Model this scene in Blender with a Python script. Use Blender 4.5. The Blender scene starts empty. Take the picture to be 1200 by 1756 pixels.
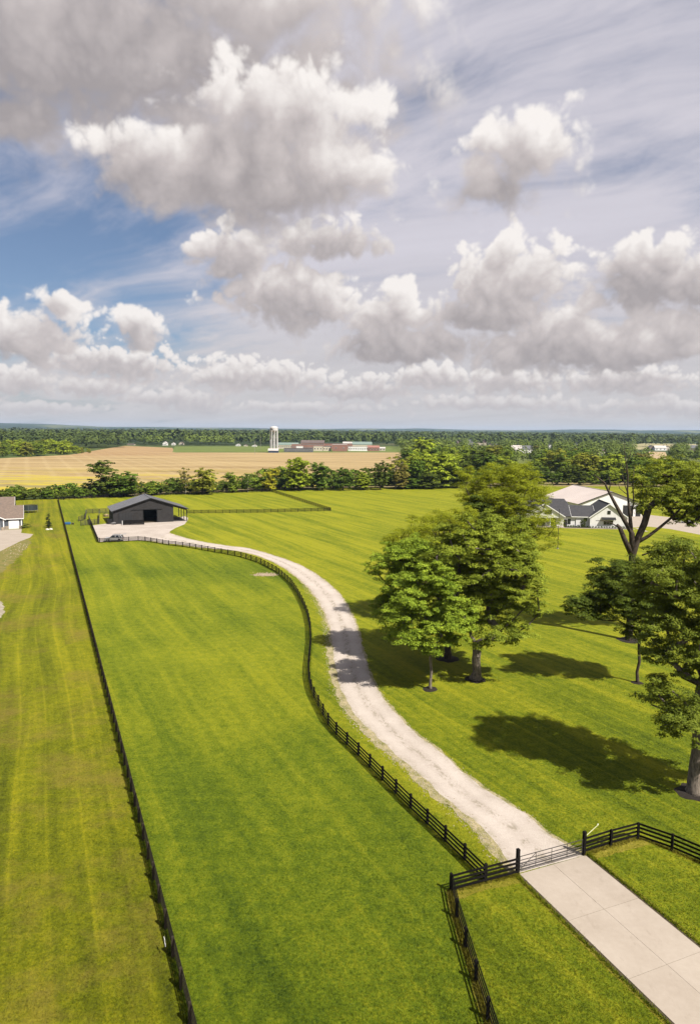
import bpy, math, random
import numpy as np
from mathutils import Vector, Matrix
C = bpy.context.scene
COL = C.collection
R = random.Random(11)
rad = math.radians

# ------------------------------------------------------------------ camera
H = 29.0
PITCH, ROLL, FPX = rad(6.57), rad(0.5), 1190.0
fw = Vector((0, math.cos(PITCH), -math.sin(PITCH)))
up0 = Vector((0, math.sin(PITCH), math.cos(PITCH)))
rt = Vector((1, 0, 0)) * math.cos(ROLL) + up0 * math.sin(ROLL)
up = rt.cross(fw)
cam_d = bpy.data.cameras.new('camera')
cam = bpy.data.objects.new('camera', cam_d); COL.objects.link(cam)
cam_d.sensor_fit = 'VERTICAL'; cam_d.sensor_height = 36.0
cam_d.lens = 36.0 * FPX / 1756.0
cam_d.clip_start = 0.5; cam_d.clip_end = 60000
cam.matrix_world = Matrix(((rt.x, up.x, -fw.x, 0), (rt.y, up.y, -fw.y, 0), (rt.z, up.z, -fw.z, H), (0, 0, 0, 1)))
C.camera = cam

def ray(px, py):
    return (fw * FPX + rt * (px - 600) - up * (py - 878)).normalized()
def G(px, py, z=0.0):
    d = ray(px, py); t = (z - H) / d.z
    return Vector((d.x * t, d.y * t, z))
def G2(px, py):
    g = G(px, py); return (g.x, g.y)

# ------------------------------------------------------------------ node helper
class NT:
    def __init__(s, nt): s.nt = nt
    def n(s, t, **kw):
        nd = s.nt.nodes.new(t)
        for k, v in kw.items(): setattr(nd, k, v)
        return nd
    def put(s, sock, v):
        if isinstance(v, bpy.types.NodeSocket): s.nt.links.new(v, sock)
        elif v is not None: sock.default_value = v
    def m(s, op, a, b=None, c=None, clamp=False):
        nd = s.n('ShaderNodeMath', operation=op, use_clamp=clamp)
        s.put(nd.inputs[0], a)
        if b is not None: s.put(nd.inputs[1], b)
        if c is not None: s.put(nd.inputs[2], c)
        return nd.outputs[0]
    def v(s, op, a, b=None):
        nd = s.n('ShaderNodeVectorMath', operation=op)
        s.put(nd.inputs[0], a)
        if b is not None: s.put(nd.inputs[1], b)
        return nd.outputs['Value'] if op in ('LENGTH', 'DOT_PRODUCT') else nd.outputs[0]
    def xyz(s, x, y, z=0.0):
        nd = s.n('ShaderNodeCombineXYZ')
        for i, q in enumerate((x, y, z)): s.put(nd.inputs[i], q)
        return nd.outputs[0]
    def sep(s, a):
        nd = s.n('ShaderNodeSeparateXYZ'); s.put(nd.inputs[0], a); return nd.outputs
    def mr(s, v, a, b, c=0.0, d=1.0, smooth=False):
        nd = s.n('ShaderNodeMapRange'); nd.clamp = True
        if smooth: nd.interpolation_type = 'SMOOTHSTEP'
        for i, q in enumerate((v, a, b, c, d)): s.put(nd.inputs[i], q)
        return nd.outputs[0]
    def mix(s, f, a, b, blend='MIX'):
        nd = s.n('ShaderNodeMix', data_type='RGBA', blend_type=blend)
        s.put(nd.inputs[0], f)
        for i, q in ((6, a), (7, b)):
            if isinstance(q, (tuple, list)): q = (q[0], q[1], q[2], 1)
            s.put(nd.inputs[i], q)
        return nd.outputs[2]
    def noise(s, vec, scale, detail=4, rough=0.55, dist=0.0, out=0, dims='3D'):
        nd = s.n('ShaderNodeTexNoise', noise_dimensions=dims)
        s.put(nd.inputs['Vector'], vec); s.put(nd.inputs['Scale'], scale)
        nd.inputs['Detail'].default_value = detail; nd.inputs['Roughness'].default_value = rough
        nd.inputs['Distortion'].default_value = dist
        return nd.outputs[out]

# ------------------------------------------------------------------ sky, sun
SUN_EL = rad(51.0)
sh = Vector((-0.73, 0.68, 0)).normalized()          # shadows fall away from the camera and to its left
sun_to = Vector((-sh.x * math.cos(SUN_EL), -sh.y * math.cos(SUN_EL), math.sin(SUN_EL)))
sl = bpy.data.lights.new('sun', 'SUN'); sl.energy = 5.0; sl.angle = rad(0.55); sl.color = (1.0, 0.94, 0.84)
so = bpy.data.objects.new('sun', sl); COL.objects.link(so)
so.rotation_euler = (-sun_to).to_track_quat('-Z', 'Y').to_euler(); so.location = sun_to * 300
SUN_ROT = math.atan2(sun_to.x, sun_to.y)

# ------------------------------------------------------------------ clouds, computed as noise over (azimuth, elevation)
_rs = np.random.RandomState(5)
_perm = _rs.permutation(512); _perm = np.concatenate([_perm, _perm])
_gr = _rs.rand(512) * 2 * np.pi; _gx = np.cos(_gr).astype(np.float32); _gy = np.sin(_gr).astype(np.float32)
def perlin(x, y, seed=0, wrap=0):
    xi = np.floor(x).astype(np.int32); yi = np.floor(y).astype(np.int32)
    xf = (x - xi).astype(np.float32); yf = (y - yi).astype(np.float32)
    u = xf * xf * xf * (xf * (xf * 6 - 15) + 10); v = yf * yf * yf * (yf * (yf * 6 - 15) + 10)
    def g(i, j):
        ii = (xi + i) % wrap if wrap else xi + i
        h = _perm[(_perm[(ii + seed * 17) & 511] + yi + j) & 511]
        return _gx[h] * (xf - i) + _gy[h] * (yf - j)
    a = g(0, 0) * (1 - u) + g(1, 0) * u; b = g(0, 1) * (1 - u) + g(1, 1) * u
    return (a * (1 - v) + b * v) * 1.5
def fbm(x, y, s, octv=6, gain=0.5, seed=0, bill=False):
    out = 0; amp = 1; tot = 0; f = 1.0 / s
    for k in range(octv):
        n = perlin(x * f + 11.3 * k, y * f + 7.7 * k, seed + k)
        if bill: n = 1.9 * np.sqrt(n * n + 0.002) * (1 if k < 5 else 1)
        out = out + n * amp; tot += amp; amp *= gain; f *= 2.03
    return out / tot
def sst(x, a, b):
    t = np.clip((x - a) / (b - a), 0, 1); return t * t * (3 - 2 * t)
def lerp(a, b, t):
    return a + (b - a) * t
def shift(A, dx, dy):                      # sample at p + (dx, dy), clamped
    out = np.roll(A, (-dy, -dx), (0, 1))
    if dy > 0: out[-dy:] = A[-1:]
    if dx > 0: out[:, -dx:] = A[:, -1:]
    return out
# px, py, rx, ry of the photograph's clouds, lit bias, flatness of the base
HIGH = [(60, 60, 720, 220, -.12, 1.0, 1.35), (-60, 190, 300, 90, -.5, 1, 1), (420, -20, 300, 110, .1, 1, 1.1), (390, 290, 235, 125, -.20, 1.1, 1.1),
        (500, 350, 150, 60, -.3, 1, .8)]
CORE = [(490, 185, 135, 112, .40, 1.1, 1.15), (570, 300, 105, 78, .25, 1.2, 1), (250, 285, 115, 85, -.10, 1.1, 1), (420, 300, 175, 100, -.25, 1, 1.15), (400, 200, 110, 70, .0, 1, .7),
        (895, 255, 115, 85, .30, 1.1, 1.05), (860, 325, 95, 50, -.35, 1.0, .85)]
MID = [(400, 440, 85, 66, .0, 1.2, 1), (510, 515, 150, 78, .28, 1.3, 1.1), (655, 552, 90, 62, .4, 1.5, 1), (868, 490, 135, 90, .45, 1.4, 1.1),
       (830, 542, 190, 42, -.3, 1.2, 1), (1110, 480, 150, 78, -.2, 1.1, 1), (1210, 500, 110, 60, -.1, 1.2, 1), (1010, 600, 320, 60, .10, 1.3, 1.25),
       (1150, 575, 100, 55, .4, 1.6, 1), (940, 567, 90, 45, .4, 1.6, 1), (700, 600, 170, 48, -.25, 1.3, 1.1), (10, 578, 180, 66, .3, 1.3, 1),
       (245, 562, 46, 46, .3, 1.2, 1), (95, 523, 40, 20, .1, 1.2, .9), (560, 415, 130, 40, -.3, 1.2, .75), (-380, 420, 260, 120, .2, 1.3, 1), (1560, 420, 280, 130, .2, 1.3, 1)]
LOW = [(430, 650, 165, 40, .3, 1.4, 1.1), (190, 625, 150, 36, .15, 1.3, 1), (30, 655, 100, 34, .2, 1.3, 1), (160, 668, 90, 24, .2, 1.3, 1), (740, 650, 110, 30, .25, 1.3, 1),
       (870, 655, 110, 28, .2, 1.3, 1), (1070, 655, 160, 30, -.05, 1.3, 1), (620, 672, 130, 22, .0, 1.3, 1), (290, 685, 120, 18, .1, 1.3, 1), (520, 700, 160, 14, .1, 1.3, 1),
       (840, 692, 190, 16, .1, 1.3, 1), (1130, 695, 140, 16, .1, 1.3, 1), (60, 700, 130, 14, .1, 1.3, 1)]
def dirs(px, py, rx, ry):
    d = ray(px, py); d1 = ray(px + rx, py); d2 = ray(px, py - ry)
    f = lambda v: (math.degrees(math.atan2(v[0], v[1])), math.degrees(math.asin(v[2])))
    a, e = f(d); a1, _ = f(d1); _, e2 = f(d2)
    return a, e, abs(a1 - a), abs(e2 - e)
def layer(AZ, EL, step, lst, sc, warp, amp, seed, gen, kabs, steps, tone, fr, off, edk=1.0):
    w1 = fbm(AZ, EL, sc * 1.6, 3, .4, seed + 3); w2 = fbm(AZ, EL, sc * 1.6, 3, .4, seed + 30)
    X = AZ + w1 * warp; Y = EL + w2 * warp * .55
    F = np.full_like(AZ, -0.6); Hs = np.zeros_like(AZ); Ws = np.full_like(AZ, 1e-4)
    for (px, py, rx, ry, lit, flat, dn) in lst:
        a, e, ra, re = dirs(px, py, rx, ry)
        x_ = (X - a) / ra; y_ = (Y - e) / re
        yy = np.where(y_ < 0, y_ * flat, y_)
        w = dn * (1 - np.sqrt(x_ * x_ + yy * yy))
        kk = 0.22; hh = np.clip(0.5 + 0.5 * (w - F) / kk, 0, 1)
        F = F * (1 - hh) + w * hh + kk * hh * (1 - hh)
        wc = np.maximum(w + .45, 0) ** 2
        Ws += wc; Hs += wc * (np.clip(y_, -1.2, 1.2) + lit)
    Hh = Hs / Ws
    F = np.maximum(F, gen)
    Xb = AZ + w1 * warp * .35; Yb = EL + w2 * warp * .25
    b = fbm(Xb, Yb * 1.08, sc, 7, fr, seed + 60, True)
    D = F * 1.15 + (b - 0.47) * amp - off + .02
    # light that reaches a point: what lies towards the sun (up and a little to the right) shades it
    dd = np.clip(D, 0, 0.8)
    S = np.zeros_like(D); st = max(1, int(round(sc * 0.075 / step)))
    for i in range(1, steps + 1):
        S += shift(dd, int(round(i * st * .45)), int(round(i * st * .9)))
    S *= st * step / sc
    L = np.exp(-kabs * S * 1.25)
    b2 = fbm(Xb + .5, Yb, sc * .45, 5, .5, seed + 80, True)
    lv = L * .66 + sst(Hh, -.7, .9) * .46 - .12 + (b - .47) * .40 + (b2 - .4) * .14 + tone
    ed = lerp(.48, .22, sst(Hh, -.3, .7)) * edk
    A = sst(D, -.09, ed + .05)
    return A, np.clip(lv, 0, 1)
def sky_arrays(az0, az1, el0, el1, step, front):
    nx = int(round((az1 - az0) / step)); ny = int(round((el1 - el0) / step))
    AZ, EL = np.meshgrid(az0 + (np.arange(nx) + .5) * step, el0 + (np.arange(ny) + .5) * step)
    AZ = AZ.astype(np.float32); EL = EL.astype(np.float32)
    AZn = AZ
    out = sst(np.maximum((np.abs(AZ) - 29) / 12, (EL - 31) / 12), 0, 1)
    # outside the frame the same broken cumulus goes on
    gh = (fbm(AZn, EL * 1.3, 22, 4, .5, 41) * 1.9 - .02) * 1.0 - (1 - out) * 1.6
    gm = (fbm(AZn, EL * 1.8, 13, 4, .5, 47) * 1.9 + .02) - (1 - out) * 1.6 - sst(EL, 14, 24) * 1.5
    lowm = sst(EL, .3, 1.6) * sst(EL, 7.5, 3.5)
    gl = fbm(AZn, EL * 3.2, 9, 4, .5, 53) * 1.7 - .10 - (1 - lowm) * 1.6
    AZc = AZn
    col = np.zeros(AZ.shape + (3,), np.float32); alp = np.zeros(AZ.shape, np.float32)
    grey = np.array((.385, .350, .352)); mid = np.array((.620, .562, .550)); wht = np.array((.97, .92, .885)); hz = np.array((.60, .56, .565))
    for (lst, sc, warp, amp, seed, gen, kabs, steps, tone, fr, fade, off) in (
            (LOW, 1.4, .6, 1.0, 200, gl, 2.4, 9, .06, .5, .22, .16),
            (MID, 2.8, 1.4, .95, 300, gm, 2.3, 12, -.02, .5, .06, .13),
            (HIGH, 5.0, 2.6, .95, 400, gh, 1.9, 14, -.01, .5, .0, .03),
            (CORE, 4.0, 2.2, .95, 500, gh * 0 - 1, 2.0, 14, .03, .5, .0, .08)):
        A, lv = layer(AZc, EL, step, lst, sc, warp, amp, seed, gen, kabs, steps, tone, fr, off, 1.7 if lst is HIGH else (1.25 if lst is CORE else .85))
        t = lv[..., None]
        c = np.where(t < .5, lerp(grey, mid, t * 2), lerp(mid, wht, t * 2 - 1))
        f = np.clip(fade + .5 * sst(EL, 6, .5), 0, .8)[..., None]
        c = lerp(c, hz, f)
        A = A * (.97 - .25 * sst(EL, 3, .3))
        col = col * (1 - A[..., None]) + c * A[..., None]; alp = alp * (1 - A) + A
    # thin high veil, in premultiplied over-order below the cumulus
    z = np.sin(np.radians(np.maximum(EL, 0))) + .12
    hx = np.sin(np.radians(AZ)) * np.cos(np.radians(EL)) / z; hy = np.cos(np.radians(AZ)) * np.cos(np.radians(EL)) / z
    c_, s_ = math.cos(rad(-38)), math.sin(rad(-38))
    ru = hx * c_ + hy * s_; rv = hy * c_ - hx * s_
    wv_ = fbm(ru, rv, 1.3, 4, .5, 91)
    n1 = fbm(ru * .40 + wv_ * .25, rv + wv_ * .3, .42, 8, .6, 95)
    n2 = fbm(hx, hy, 1.5, 4, .5, 97)
    side = sst(AZ, -19, 0)
    cov = .46 + n1 * 1.0 + n2 * .5 + lerp(-.10, .72, side) + .75 * sst(EL, 9, 2) - .10 * sst(EL, 18, 30) * side
    veil = np.clip(sst(cov, .08, 1.15), 0, 1) * .88 + .05
    vc = lerp(np.array((.63, .595, .60)), np.array((.67, .64, .70)), sst(EL, 2, 16)[..., None])
    vc = vc * (1 + .12 * np.clip(n1, -1, 1)[..., None])
    veil = veil * (1 - .0 * alp)
    col = col + vc * (veil * (1 - alp))[..., None]
    alp = alp + veil * (1 - alp)
    zen = sst(EL, 55, 80)                                   # towards the zenith only the mean is kept
    alp = lerp(alp, .6, zen); col = lerp(col, np.array((.34, .32, .335)), zen[..., None])
    if not front:
        sm = sst(np.abs(AZ), 160, 178)
        alp = lerp(alp, .6, sm); col = lerp(col, np.array((.34, .32, .335)), sm[..., None])
    return np.concatenate([col, alp[..., None]], -1).astype(np.float32)

# sky nodes
W = bpy.data.worlds.new("World"); C.world = W; W.use_nodes = True
wt = W.node_tree; wt.nodes.clear(); q = NT(wt)
tc = q.n('ShaderNodeTexCoord').outputs['Generated']
dx, dy, dz = q.sep(tc)
az = q.m('MULTIPLY', q.m('ARCTAN2', dx, dy), 180 / math.pi)
el = q.m('MULTIPLY', q.m('ARCSINE', dz), 180 / math.pi)
def sky_tex(name, box, step, front):
    arr = sky_arrays(*box, step, front)
    h_, w_ = arr.shape[:2]
    im = bpy.data.images.new(name, w_, h_, alpha=True, float_buffer=True)
    im.colorspace_settings.name = 'Non-Color'; im.alpha_mode = 'CHANNEL_PACKED'
    im.pixels.foreach_set(arr.ravel()); im.update(); im.pack()
    nd = q.n('ShaderNodeTexImage', interpolation='Cubic' if front else 'Linear', extension='EXTEND'); nd.image = im
    a0, a1, e0, e1 = box
    q.put(nd.inputs[0], q.xyz(q.m('MULTIPLY_ADD', az, 1 / (a1 - a0), -a0 / (a1 - a0)), q.m('MULTIPLY_ADD', el, 1 / (e1 - e0), -e0 / (e1 - e0)), 0))
    return nd.outputs[0], nd.outputs[1]
f_c, f_a = sky_tex('cloud_front', (-37, 37, -2, 40), .055, True)
g_c, g_a = sky_tex('cloud_all', (-180, 180, -2, 90), .25, False)
msk = q.m('MULTIPLY', q.mr(q.m('ABSOLUTE', az), 36.5, 34.0), q.mr(el, 39.5, 36.5))
cc = q.mix(msk, g_c, f_c); ca = q.m('ADD', q.m('MULTIPLY', msk, f_a), q.m('MULTIPLY', q.m('SUBTRACT', 1.0, msk), g_a))
ccd = q.v('DIVIDE', cc, q.xyz(q.m('MAXIMUM', ca, .001), q.m('MAXIMUM', ca, .001), q.m('MAXIMUM', ca, .001)))
nish = q.n('ShaderNodeTexSky', sky_type='NISHITA'); nish.sun_disc = False
nish.sun_elevation = SUN_EL; nish.sun_rotation = SUN_ROT
nish.air_density = 0.9; nish.dust_density = 1.5; nish.ozone_density = 4.2; nish.altitude = 200
SKY_S, CLOUD_S = 0.052, 0.535
bg1 = q.n('ShaderNodeBackground'); q.put(bg1.inputs[0], nish.outputs[0]); bg1.inputs[1].default_value = SKY_S
bgc = q.n('ShaderNodeBackground'); q.put(bgc.inputs[0], ccd); bgc.inputs[1].default_value = CLOUD_S
m1 = q.n('ShaderNodeMixShader'); q.put(m1.inputs[0], ca); q.put(m1.inputs[1], bg1.outputs[0]); q.put(m1.inputs[2], bgc.outputs[0])
wo = q.n('ShaderNodeOutputWorld'); q.put(wo.inputs[0], m1.outputs[0])
W.cycles.sampling_method = 'MANUAL'; W.cycles.sample_map_resolution = 512

vs = C.view_settings
C.display_settings.display_device = 'sRGB'
vs.view_transform = 'Standard'; vs.look = 'None'; vs.gamma = 1.0; vs.use_curve_mapping = False
vs.exposure = 0.9
C.render.engine = 'CYCLES'
C.cycles.use_denoising = True
C.cycles.max_bounces = 5; C.cycles.diffuse_bounces = 3; C.cycles.glossy_bounces = 2
C.cycles.transmission_bounces = 4; C.cycles.volume_bounces = 0; C.cycles.transparent_max_bounces = 6
C.cycles.caustics_reflective = False; C.cycles.caustics_refractive = False
# ------------------------------------------------------------------ materials
MATS = {}
def new_mat(name, rough=0.8, spec=0.3):
    m = bpy.data.materials.new(name); m.use_nodes = True
    b = m.node_tree.nodes['Principled BSDF']; b.inputs['Roughness'].default_value = rough
    b.inputs['Specular IOR Level'].default_value = spec
    MATS[name] = m
    return m, NT(m.node_tree), b
def bump(t, b, h, strength=0.4, dist=0.02):
    bn = t.n('ShaderNodeBump'); bn.inputs['Strength'].default_value = strength; bn.inputs['Distance'].default_value = dist
    t.put(bn.inputs['Height'], h); t.put(b.inputs['Normal'], bn.outputs[0])
def simple(name, c1, c2=None, scale=3.0, rough=0.75, spec=0.3, bumps=0.0, metal=0.0, stretch=(1, 1, 1)):
    m, t, b = new_mat(name, rough, spec); b.inputs['Metallic'].default_value = metal
    p = t.n('ShaderNodeTexCoord').outputs['Object']
    p = t.v('MULTIPLY', p, stretch)
    n = t.noise(p, scale, 5, 0.6)
    c2 = c2 or tuple(x * .72 for x in c1)
    col = t.mix(t.mr(n, .3, .7), c2, c1)
    t.put(b.inputs['Base Color'], col)
    if bumps: bump(t, b, n, bumps, 0.02)
    return m
def wpos(t): return t.n('ShaderNodeNewGeometry').outputs['Position']

AXF = Vector((-.407, .913, 0)).normalized()         # the way the left fence and the mowing run
AXR = Vector((AXF.y, -AXF.x, 0))

def lawn(name, dark, mid, light, stripe=0.5, sper=3.4, sdir=AXR, patch=0.5, dry=(.17, .145, .02), dryamt=0.15, zones=None):
    m, t, b = new_mat(name, 0.95, 0.12)
    p = wpos(t)
    big = t.noise(p, .022, 4, .55); med = t.noise(p, .13, 5, .6); fine = t.noise(p, 1.1, 5, .65); spk = t.noise(p, 5.0, 4, .75)
    s = t.v('DOT_PRODUCT', p, tuple(sdir)); al = t.v('DOT_PRODUCT', p, (sdir[1], -sdir[0], 0))
    s = t.m('ADD', s, t.m('MULTIPLY', t.noise(p, .012, 1, .5), 7.0))
    # mower passes: each has its own shade, with thin pale seams between
    ps = t.m('DIVIDE', s, sper * .5)
    wn_ = t.n('ShaderNodeTexWhiteNoise', noise_dimensions='1D'); t.put(wn_.inputs['W'], t.m('FLOOR', ps))
    pas = t.m('SUBTRACT', wn_.outputs['Value'], .5)
    alt = t.m('SUBTRACT', t.m('ABSOLUTE', t.m('SUBTRACT', t.m('MULTIPLY', t.m('FRACT', t.m('MULTIPLY', ps, .5)), 2), 1)), .5)
    fr = t.m('ABSOLUTE', t.m('SUBTRACT', t.m('FRACT', ps), .5))
    seam = t.mr(fr, .42, .49)
    st = t.noise(t.xyz(t.m('MULTIPLY', s, .8), t.m('MULTIPLY', al, .035), 0), 1.0, 4, .65)
    st2 = t.noise(t.xyz(t.m('MULTIPLY', s, .16), t.m('MULTIPLY', al, .02), 5.0), 1.0, 3, .6)
    v = t.m('ADD', t.m('MULTIPLY', pas, .13), t.m('MULTIPLY', alt, .16))
    v = t.m('ADD', v, t.m('MULTIPLY', seam, .13))
    v = t.m('MULTIPLY', v, t.m('MULTIPLY', t.mr(t.noise(p, .05, 3, .6), .35, .65, .25, 1.3), stripe))
    v = t.m('ADD', v, t.m('MULTIPLY', t.m('SUBTRACT', st, .5), .8 * stripe))
    v = t.m('ADD', v, t.m('MULTIPLY', t.m('SUBTRACT', st2, .5), .75 * stripe))
    v = t.m('ADD', v, t.m('MULTIPLY', t.m('SUBTRACT', big, .5), 2.0 * patch))
    v = t.m('ADD', v, t.m('MULTIPLY', t.m('SUBTRACT', med, .5), 1.1 * patch))
    v = t.m('ADD', v, t.m('MULTIPLY', t.m('SUBTRACT', fine, .5), .9))
    v = t.m('ADD', v, t.m('MULTIPLY', t.m('SUBTRACT', spk, .5), 1.25))
    v = t.m('ADD', v, .5)
    px_, py_, _ = t.sep(p)
    wob = t.m('MULTIPLY', t.m('SUBTRACT', t.noise(p, .08, 5, .7), .5), 9.0)
    for (nx, ny, d0, wd, amt) in (zones or []):       # grass tone changes past the line nx*x+ny*y = d0
        f = t.mr(t.m('ADD', t.m('ADD', t.m('MULTIPLY', px_, nx), t.m('MULTIPLY', py_, ny)), wob), d0 - wd, d0 + wd, 0, 1)
        v = t.m('ADD', v, t.m('MULTIPLY', f, amt))
    r = t.n('ShaderNodeValToRGB'); t.put(r.inputs[0], v)
    e = r.color_ramp.elements
    e[0].position = .05; e[0].color = (*dark, 1); e[1].position = .98; e[1].color = (*light, 1)
    x = e.new(.5); x.color = (*mid, 1)
    dn = t.noise(t.v('ADD', p, (31, 7, 0)), .09, 6, .7)
    col = t.mix(t.mr(dn, .72 - dryamt, .82 - dryamt * .5, 0, .75), r.outputs[0], dry)
    t.put(b.inputs['Base Color'], col)
    bump(t, b, t.m('ADD', fine, t.m('MULTIPLY', spk, .7)), 1.0, .16)
    return m

# ------------------------------------------------------------------ mesh builder
class MB:
    def __init__(s): s.v = []; s.f = []
    def quadmesh(s, vs_, fs_):
        o = len(s.v); s.v += [tuple(x) for x in vs_]; s.f += [tuple(o + i for i in f) for f in fs_]; return s
    def box(s, cx, cy, cz, sx, sy, sz, rz=0.0, taper=1.0):
        c, n = math.cos(rz), math.sin(rz); vv = []
        for z, k in ((-.5, 1.0), (.5, taper)):
            for x, y in ((-.5, -.5), (.5, -.5), (.5, .5), (-.5, .5)):
                X, Y = x * sx * k, y * sy * k
                vv.append((cx + X * c - Y * n, cy + X * n + Y * c, cz + z * sz))
        return s.quadmesh(vv, [(3, 2, 1, 0), (4, 5, 6, 7), (0, 1, 5, 4), (1, 2, 6, 5), (2, 3, 7, 6), (3, 0, 4, 7)])
    def bar(s, a, b, w, h=None, roll=0):
        a = Vector(a); b = Vector(b); h = h or w
        d = (b - a).normalized(); ref = Vector((0, 0, 1)) if abs(d.z) < .95 else Vector((1, 0, 0))
        x = d.cross(ref).normalized(); y = x.cross(d).normalized()
        vv = []
        for p_ in (a, b):
            for i, j in ((-1, -1), (1, -1), (1, 1), (-1, 1)): vv.append(p_ + x * i * w / 2 + y * j * h / 2)
        return s.quadmesh(vv, [(3, 2, 1, 0), (4, 5, 6, 7), (0, 1, 5, 4), (1, 2, 6, 5), (2, 3, 7, 6), (3, 0, 4, 7)])
    def tube(s, pts, rs, n=6, cap=True):
        pts = [Vector(p_) for p_ in pts]; o = len(s.v); prev = None
        for i, p_ in enumerate(pts):
            d = (pts[min(i + 1, len(pts) - 1)] - pts[max(i - 1, 0)])
            d = d.normalized() if d.length > 1e-6 else Vector((0, 0, 1))
            if prev is None:
                ref = Vector((1, 0, 0)) if abs(d.x) < .9 else Vector((0, 1, 0)); x = d.cross(ref).normalized()
            else:
                x = (prev - d * prev.dot(d)); x = x.normalized() if x.length > 1e-5 else d.orthogonal().normalized()
            prev = x; y = d.cross(x)
            for k in range(n):
                a_ = 2 * math.pi * k / n; s.v.append(tuple(p_ + (x * math.cos(a_) + y * math.sin(a_)) * rs[i]))
        for i in range(len(pts) - 1):
            for k in range(n):
                k2 = (k + 1) % n; s.f.append((o + i * n + k, o + i * n + k2, o + (i + 1) * n + k2, o + (i + 1) * n + k))
        if cap:
            s.f.append(tuple(o + k for k in range(n))[::-1]); s.f.append(tuple(o + (len(pts) - 1) * n + k for k in range(n)))
        return s
    def prism(s, poly, z0, z1):
        n = len(poly); o = len(s.v)
        s.v += [(x, y, z0) for x, y in poly] + [(x, y, z1) for x, y in poly]
        s.f.append(tuple(o + i for i in range(n))[::-1]); s.f.append(tuple(o + n + i for i in range(n)))
        for i in range(n): j = (i + 1) % n; s.f.append((o + i, o + j, o + n + j, o + n + i))
        return s
    def extr(s, poly, y0, y1):                 # outline in x-z, extruded along y
        n = len(poly); o = len(s.v)
        s.v += [(x, y0, z) for x, z in poly] + [(x, y1, z) for x, z in poly]
        s.f.append(tuple(o + i for i in range(n))); s.f.append(tuple(o + n + i for i in range(n))[::-1])
        for i in range(n): j = (i + 1) % n; s.f.append((o + i, o + n + i, o + n + j, o + j))
        return s
    def slab(s, quad, th):                     # four corners, thickness along the normal, downwards
        q4 = [Vector(x) for x in quad]; nn = (q4[1] - q4[0]).cross(q4[3] - q4[0]).normalized()
        if nn.z < 0: nn = -nn
        vv = q4 + [x - nn * th for x in q4]
        return s.quadmesh(vv, [(0, 1, 2, 3), (7, 6, 5, 4), (0, 4, 5, 1), (1, 5, 6, 2), (2, 6, 7, 3), (3, 7, 4, 0)])
    def mesh(s, name, mat):
        me = bpy.data.meshes.new(name); me.from_pydata(s.v, [], s.f); me.update()
        if mat: me.materials.append(mat)
        return me
    def build(s, name, mat, parent=None, smooth=False):
        me = s.mesh(name, mat)
        if smooth: me.polygons.foreach_set('use_smooth', [True] * len(me.polygons))
        return link(name, me, parent)
def link(name, me, parent=None, loc=None, rz=None, scale=None):
    o = bpy.data.objects.new(name, me); COL.objects.link(o)
    if parent: o.parent = parent
    if loc is not None: o.location = loc
    if rz is not None: o.rotation_euler = (0, 0, rz)
    if scale is not None: o.scale = scale
    return o
def tag(o, label=None, cat=None, group=None, kind=None):
    if label: o['label'] = label
    if cat: o['category'] = cat
    if group: o['group'] = group
    if kind: o['kind'] = kind
    return o
def thing(name, label, cat, loc=(0, 0, 0), rz=0.0, group=None):
    o = bpy.data.objects.new(name, None); COL.objects.link(o); o.empty_display_size = .5
    o.location = loc; o.rotation_euler = (0, 0, rz)
    return tag(o, label, cat, group)
def copy_tree(o, loc=None, rz=None, scale=None, label=None, group=None, parent=None):
    c = o.copy(); COL.objects.link(c); c.parent = parent
    if loc is not None: c.location = loc
    if rz is not None: c.rotation_euler = (0, 0, rz)
    if scale is not None: c.scale = (scale,) * 3 if isinstance(scale, (int, float)) else scale
    if label: c['label'] = label
    if group: c['group'] = group
    for ch in KIDS.get(o.name, []) or [x for x in o.children]:
        copy_tree(ch, parent=c)
    return c
KIDS = {}
def np_mesh(name, verts, faces, mats, matidx=None, smooth=None):
    """verts (n,3) float, faces (m,k) int of one size"""
    me = bpy.data.meshes.new(name); nv = len(verts); nf, k = faces.shape
    me.vertices.add(nv); me.vertices.foreach_set('co', np.ascontiguousarray(verts, np.float32).ravel())
    me.loops.add(nf * k); me.loops.foreach_set('vertex_index', faces.astype(np.int32).ravel())
    me.polygons.add(nf); me.polygons.foreach_set('loop_start', np.arange(nf, dtype=np.int32) * k)
    if matidx is not None: me.polygons.foreach_set('material_index', matidx.astype(np.int32))
    if smooth: me.polygons.foreach_set('use_smooth', np.ones(nf, bool))
    for m_ in mats: me.materials.append(m_)
    me.update(calc_edges=True); me.validate()
    return me
# ------------------------------------------------------------------ ground, fields, drives
LAWN_R = lawn('lawn_grass', (.028, .047, .003), (.092, .118, .004), (.200, .200, .009), stripe=1.2, sper=5.0, sdir=Vector((.88, .47, 0)), patch=.26, dryamt=.02, zones=[(0, 1, 62, 16, .14), (0, 1, 110, 40, .14)])
LAWN_M = lawn('pasture_grass', (.021, .042, .003), (.078, .108, .004), (.180, .188, .008), stripe=.8, sper=6.0, sdir=Vector((.90, .44, 0)), patch=.34, dryamt=.05, zones=[(-.25, 1, 66, 2.5, .16), (0, 1, 48, 10, .05), (.1, 1, 128, 6, -.16), (0, 1, 150, 8, .14)])
LAWN_L = lawn('neighbour_grass', (.032, .040, .003), (.096, .108, .003), (.200, .190, .006), stripe=1.15, sper=4.6, sdir=AXR, patch=.26, zones=[(0, 1, 60, 14, .10)], dry=(.16, .115, .025), dryamt=.22)

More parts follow.
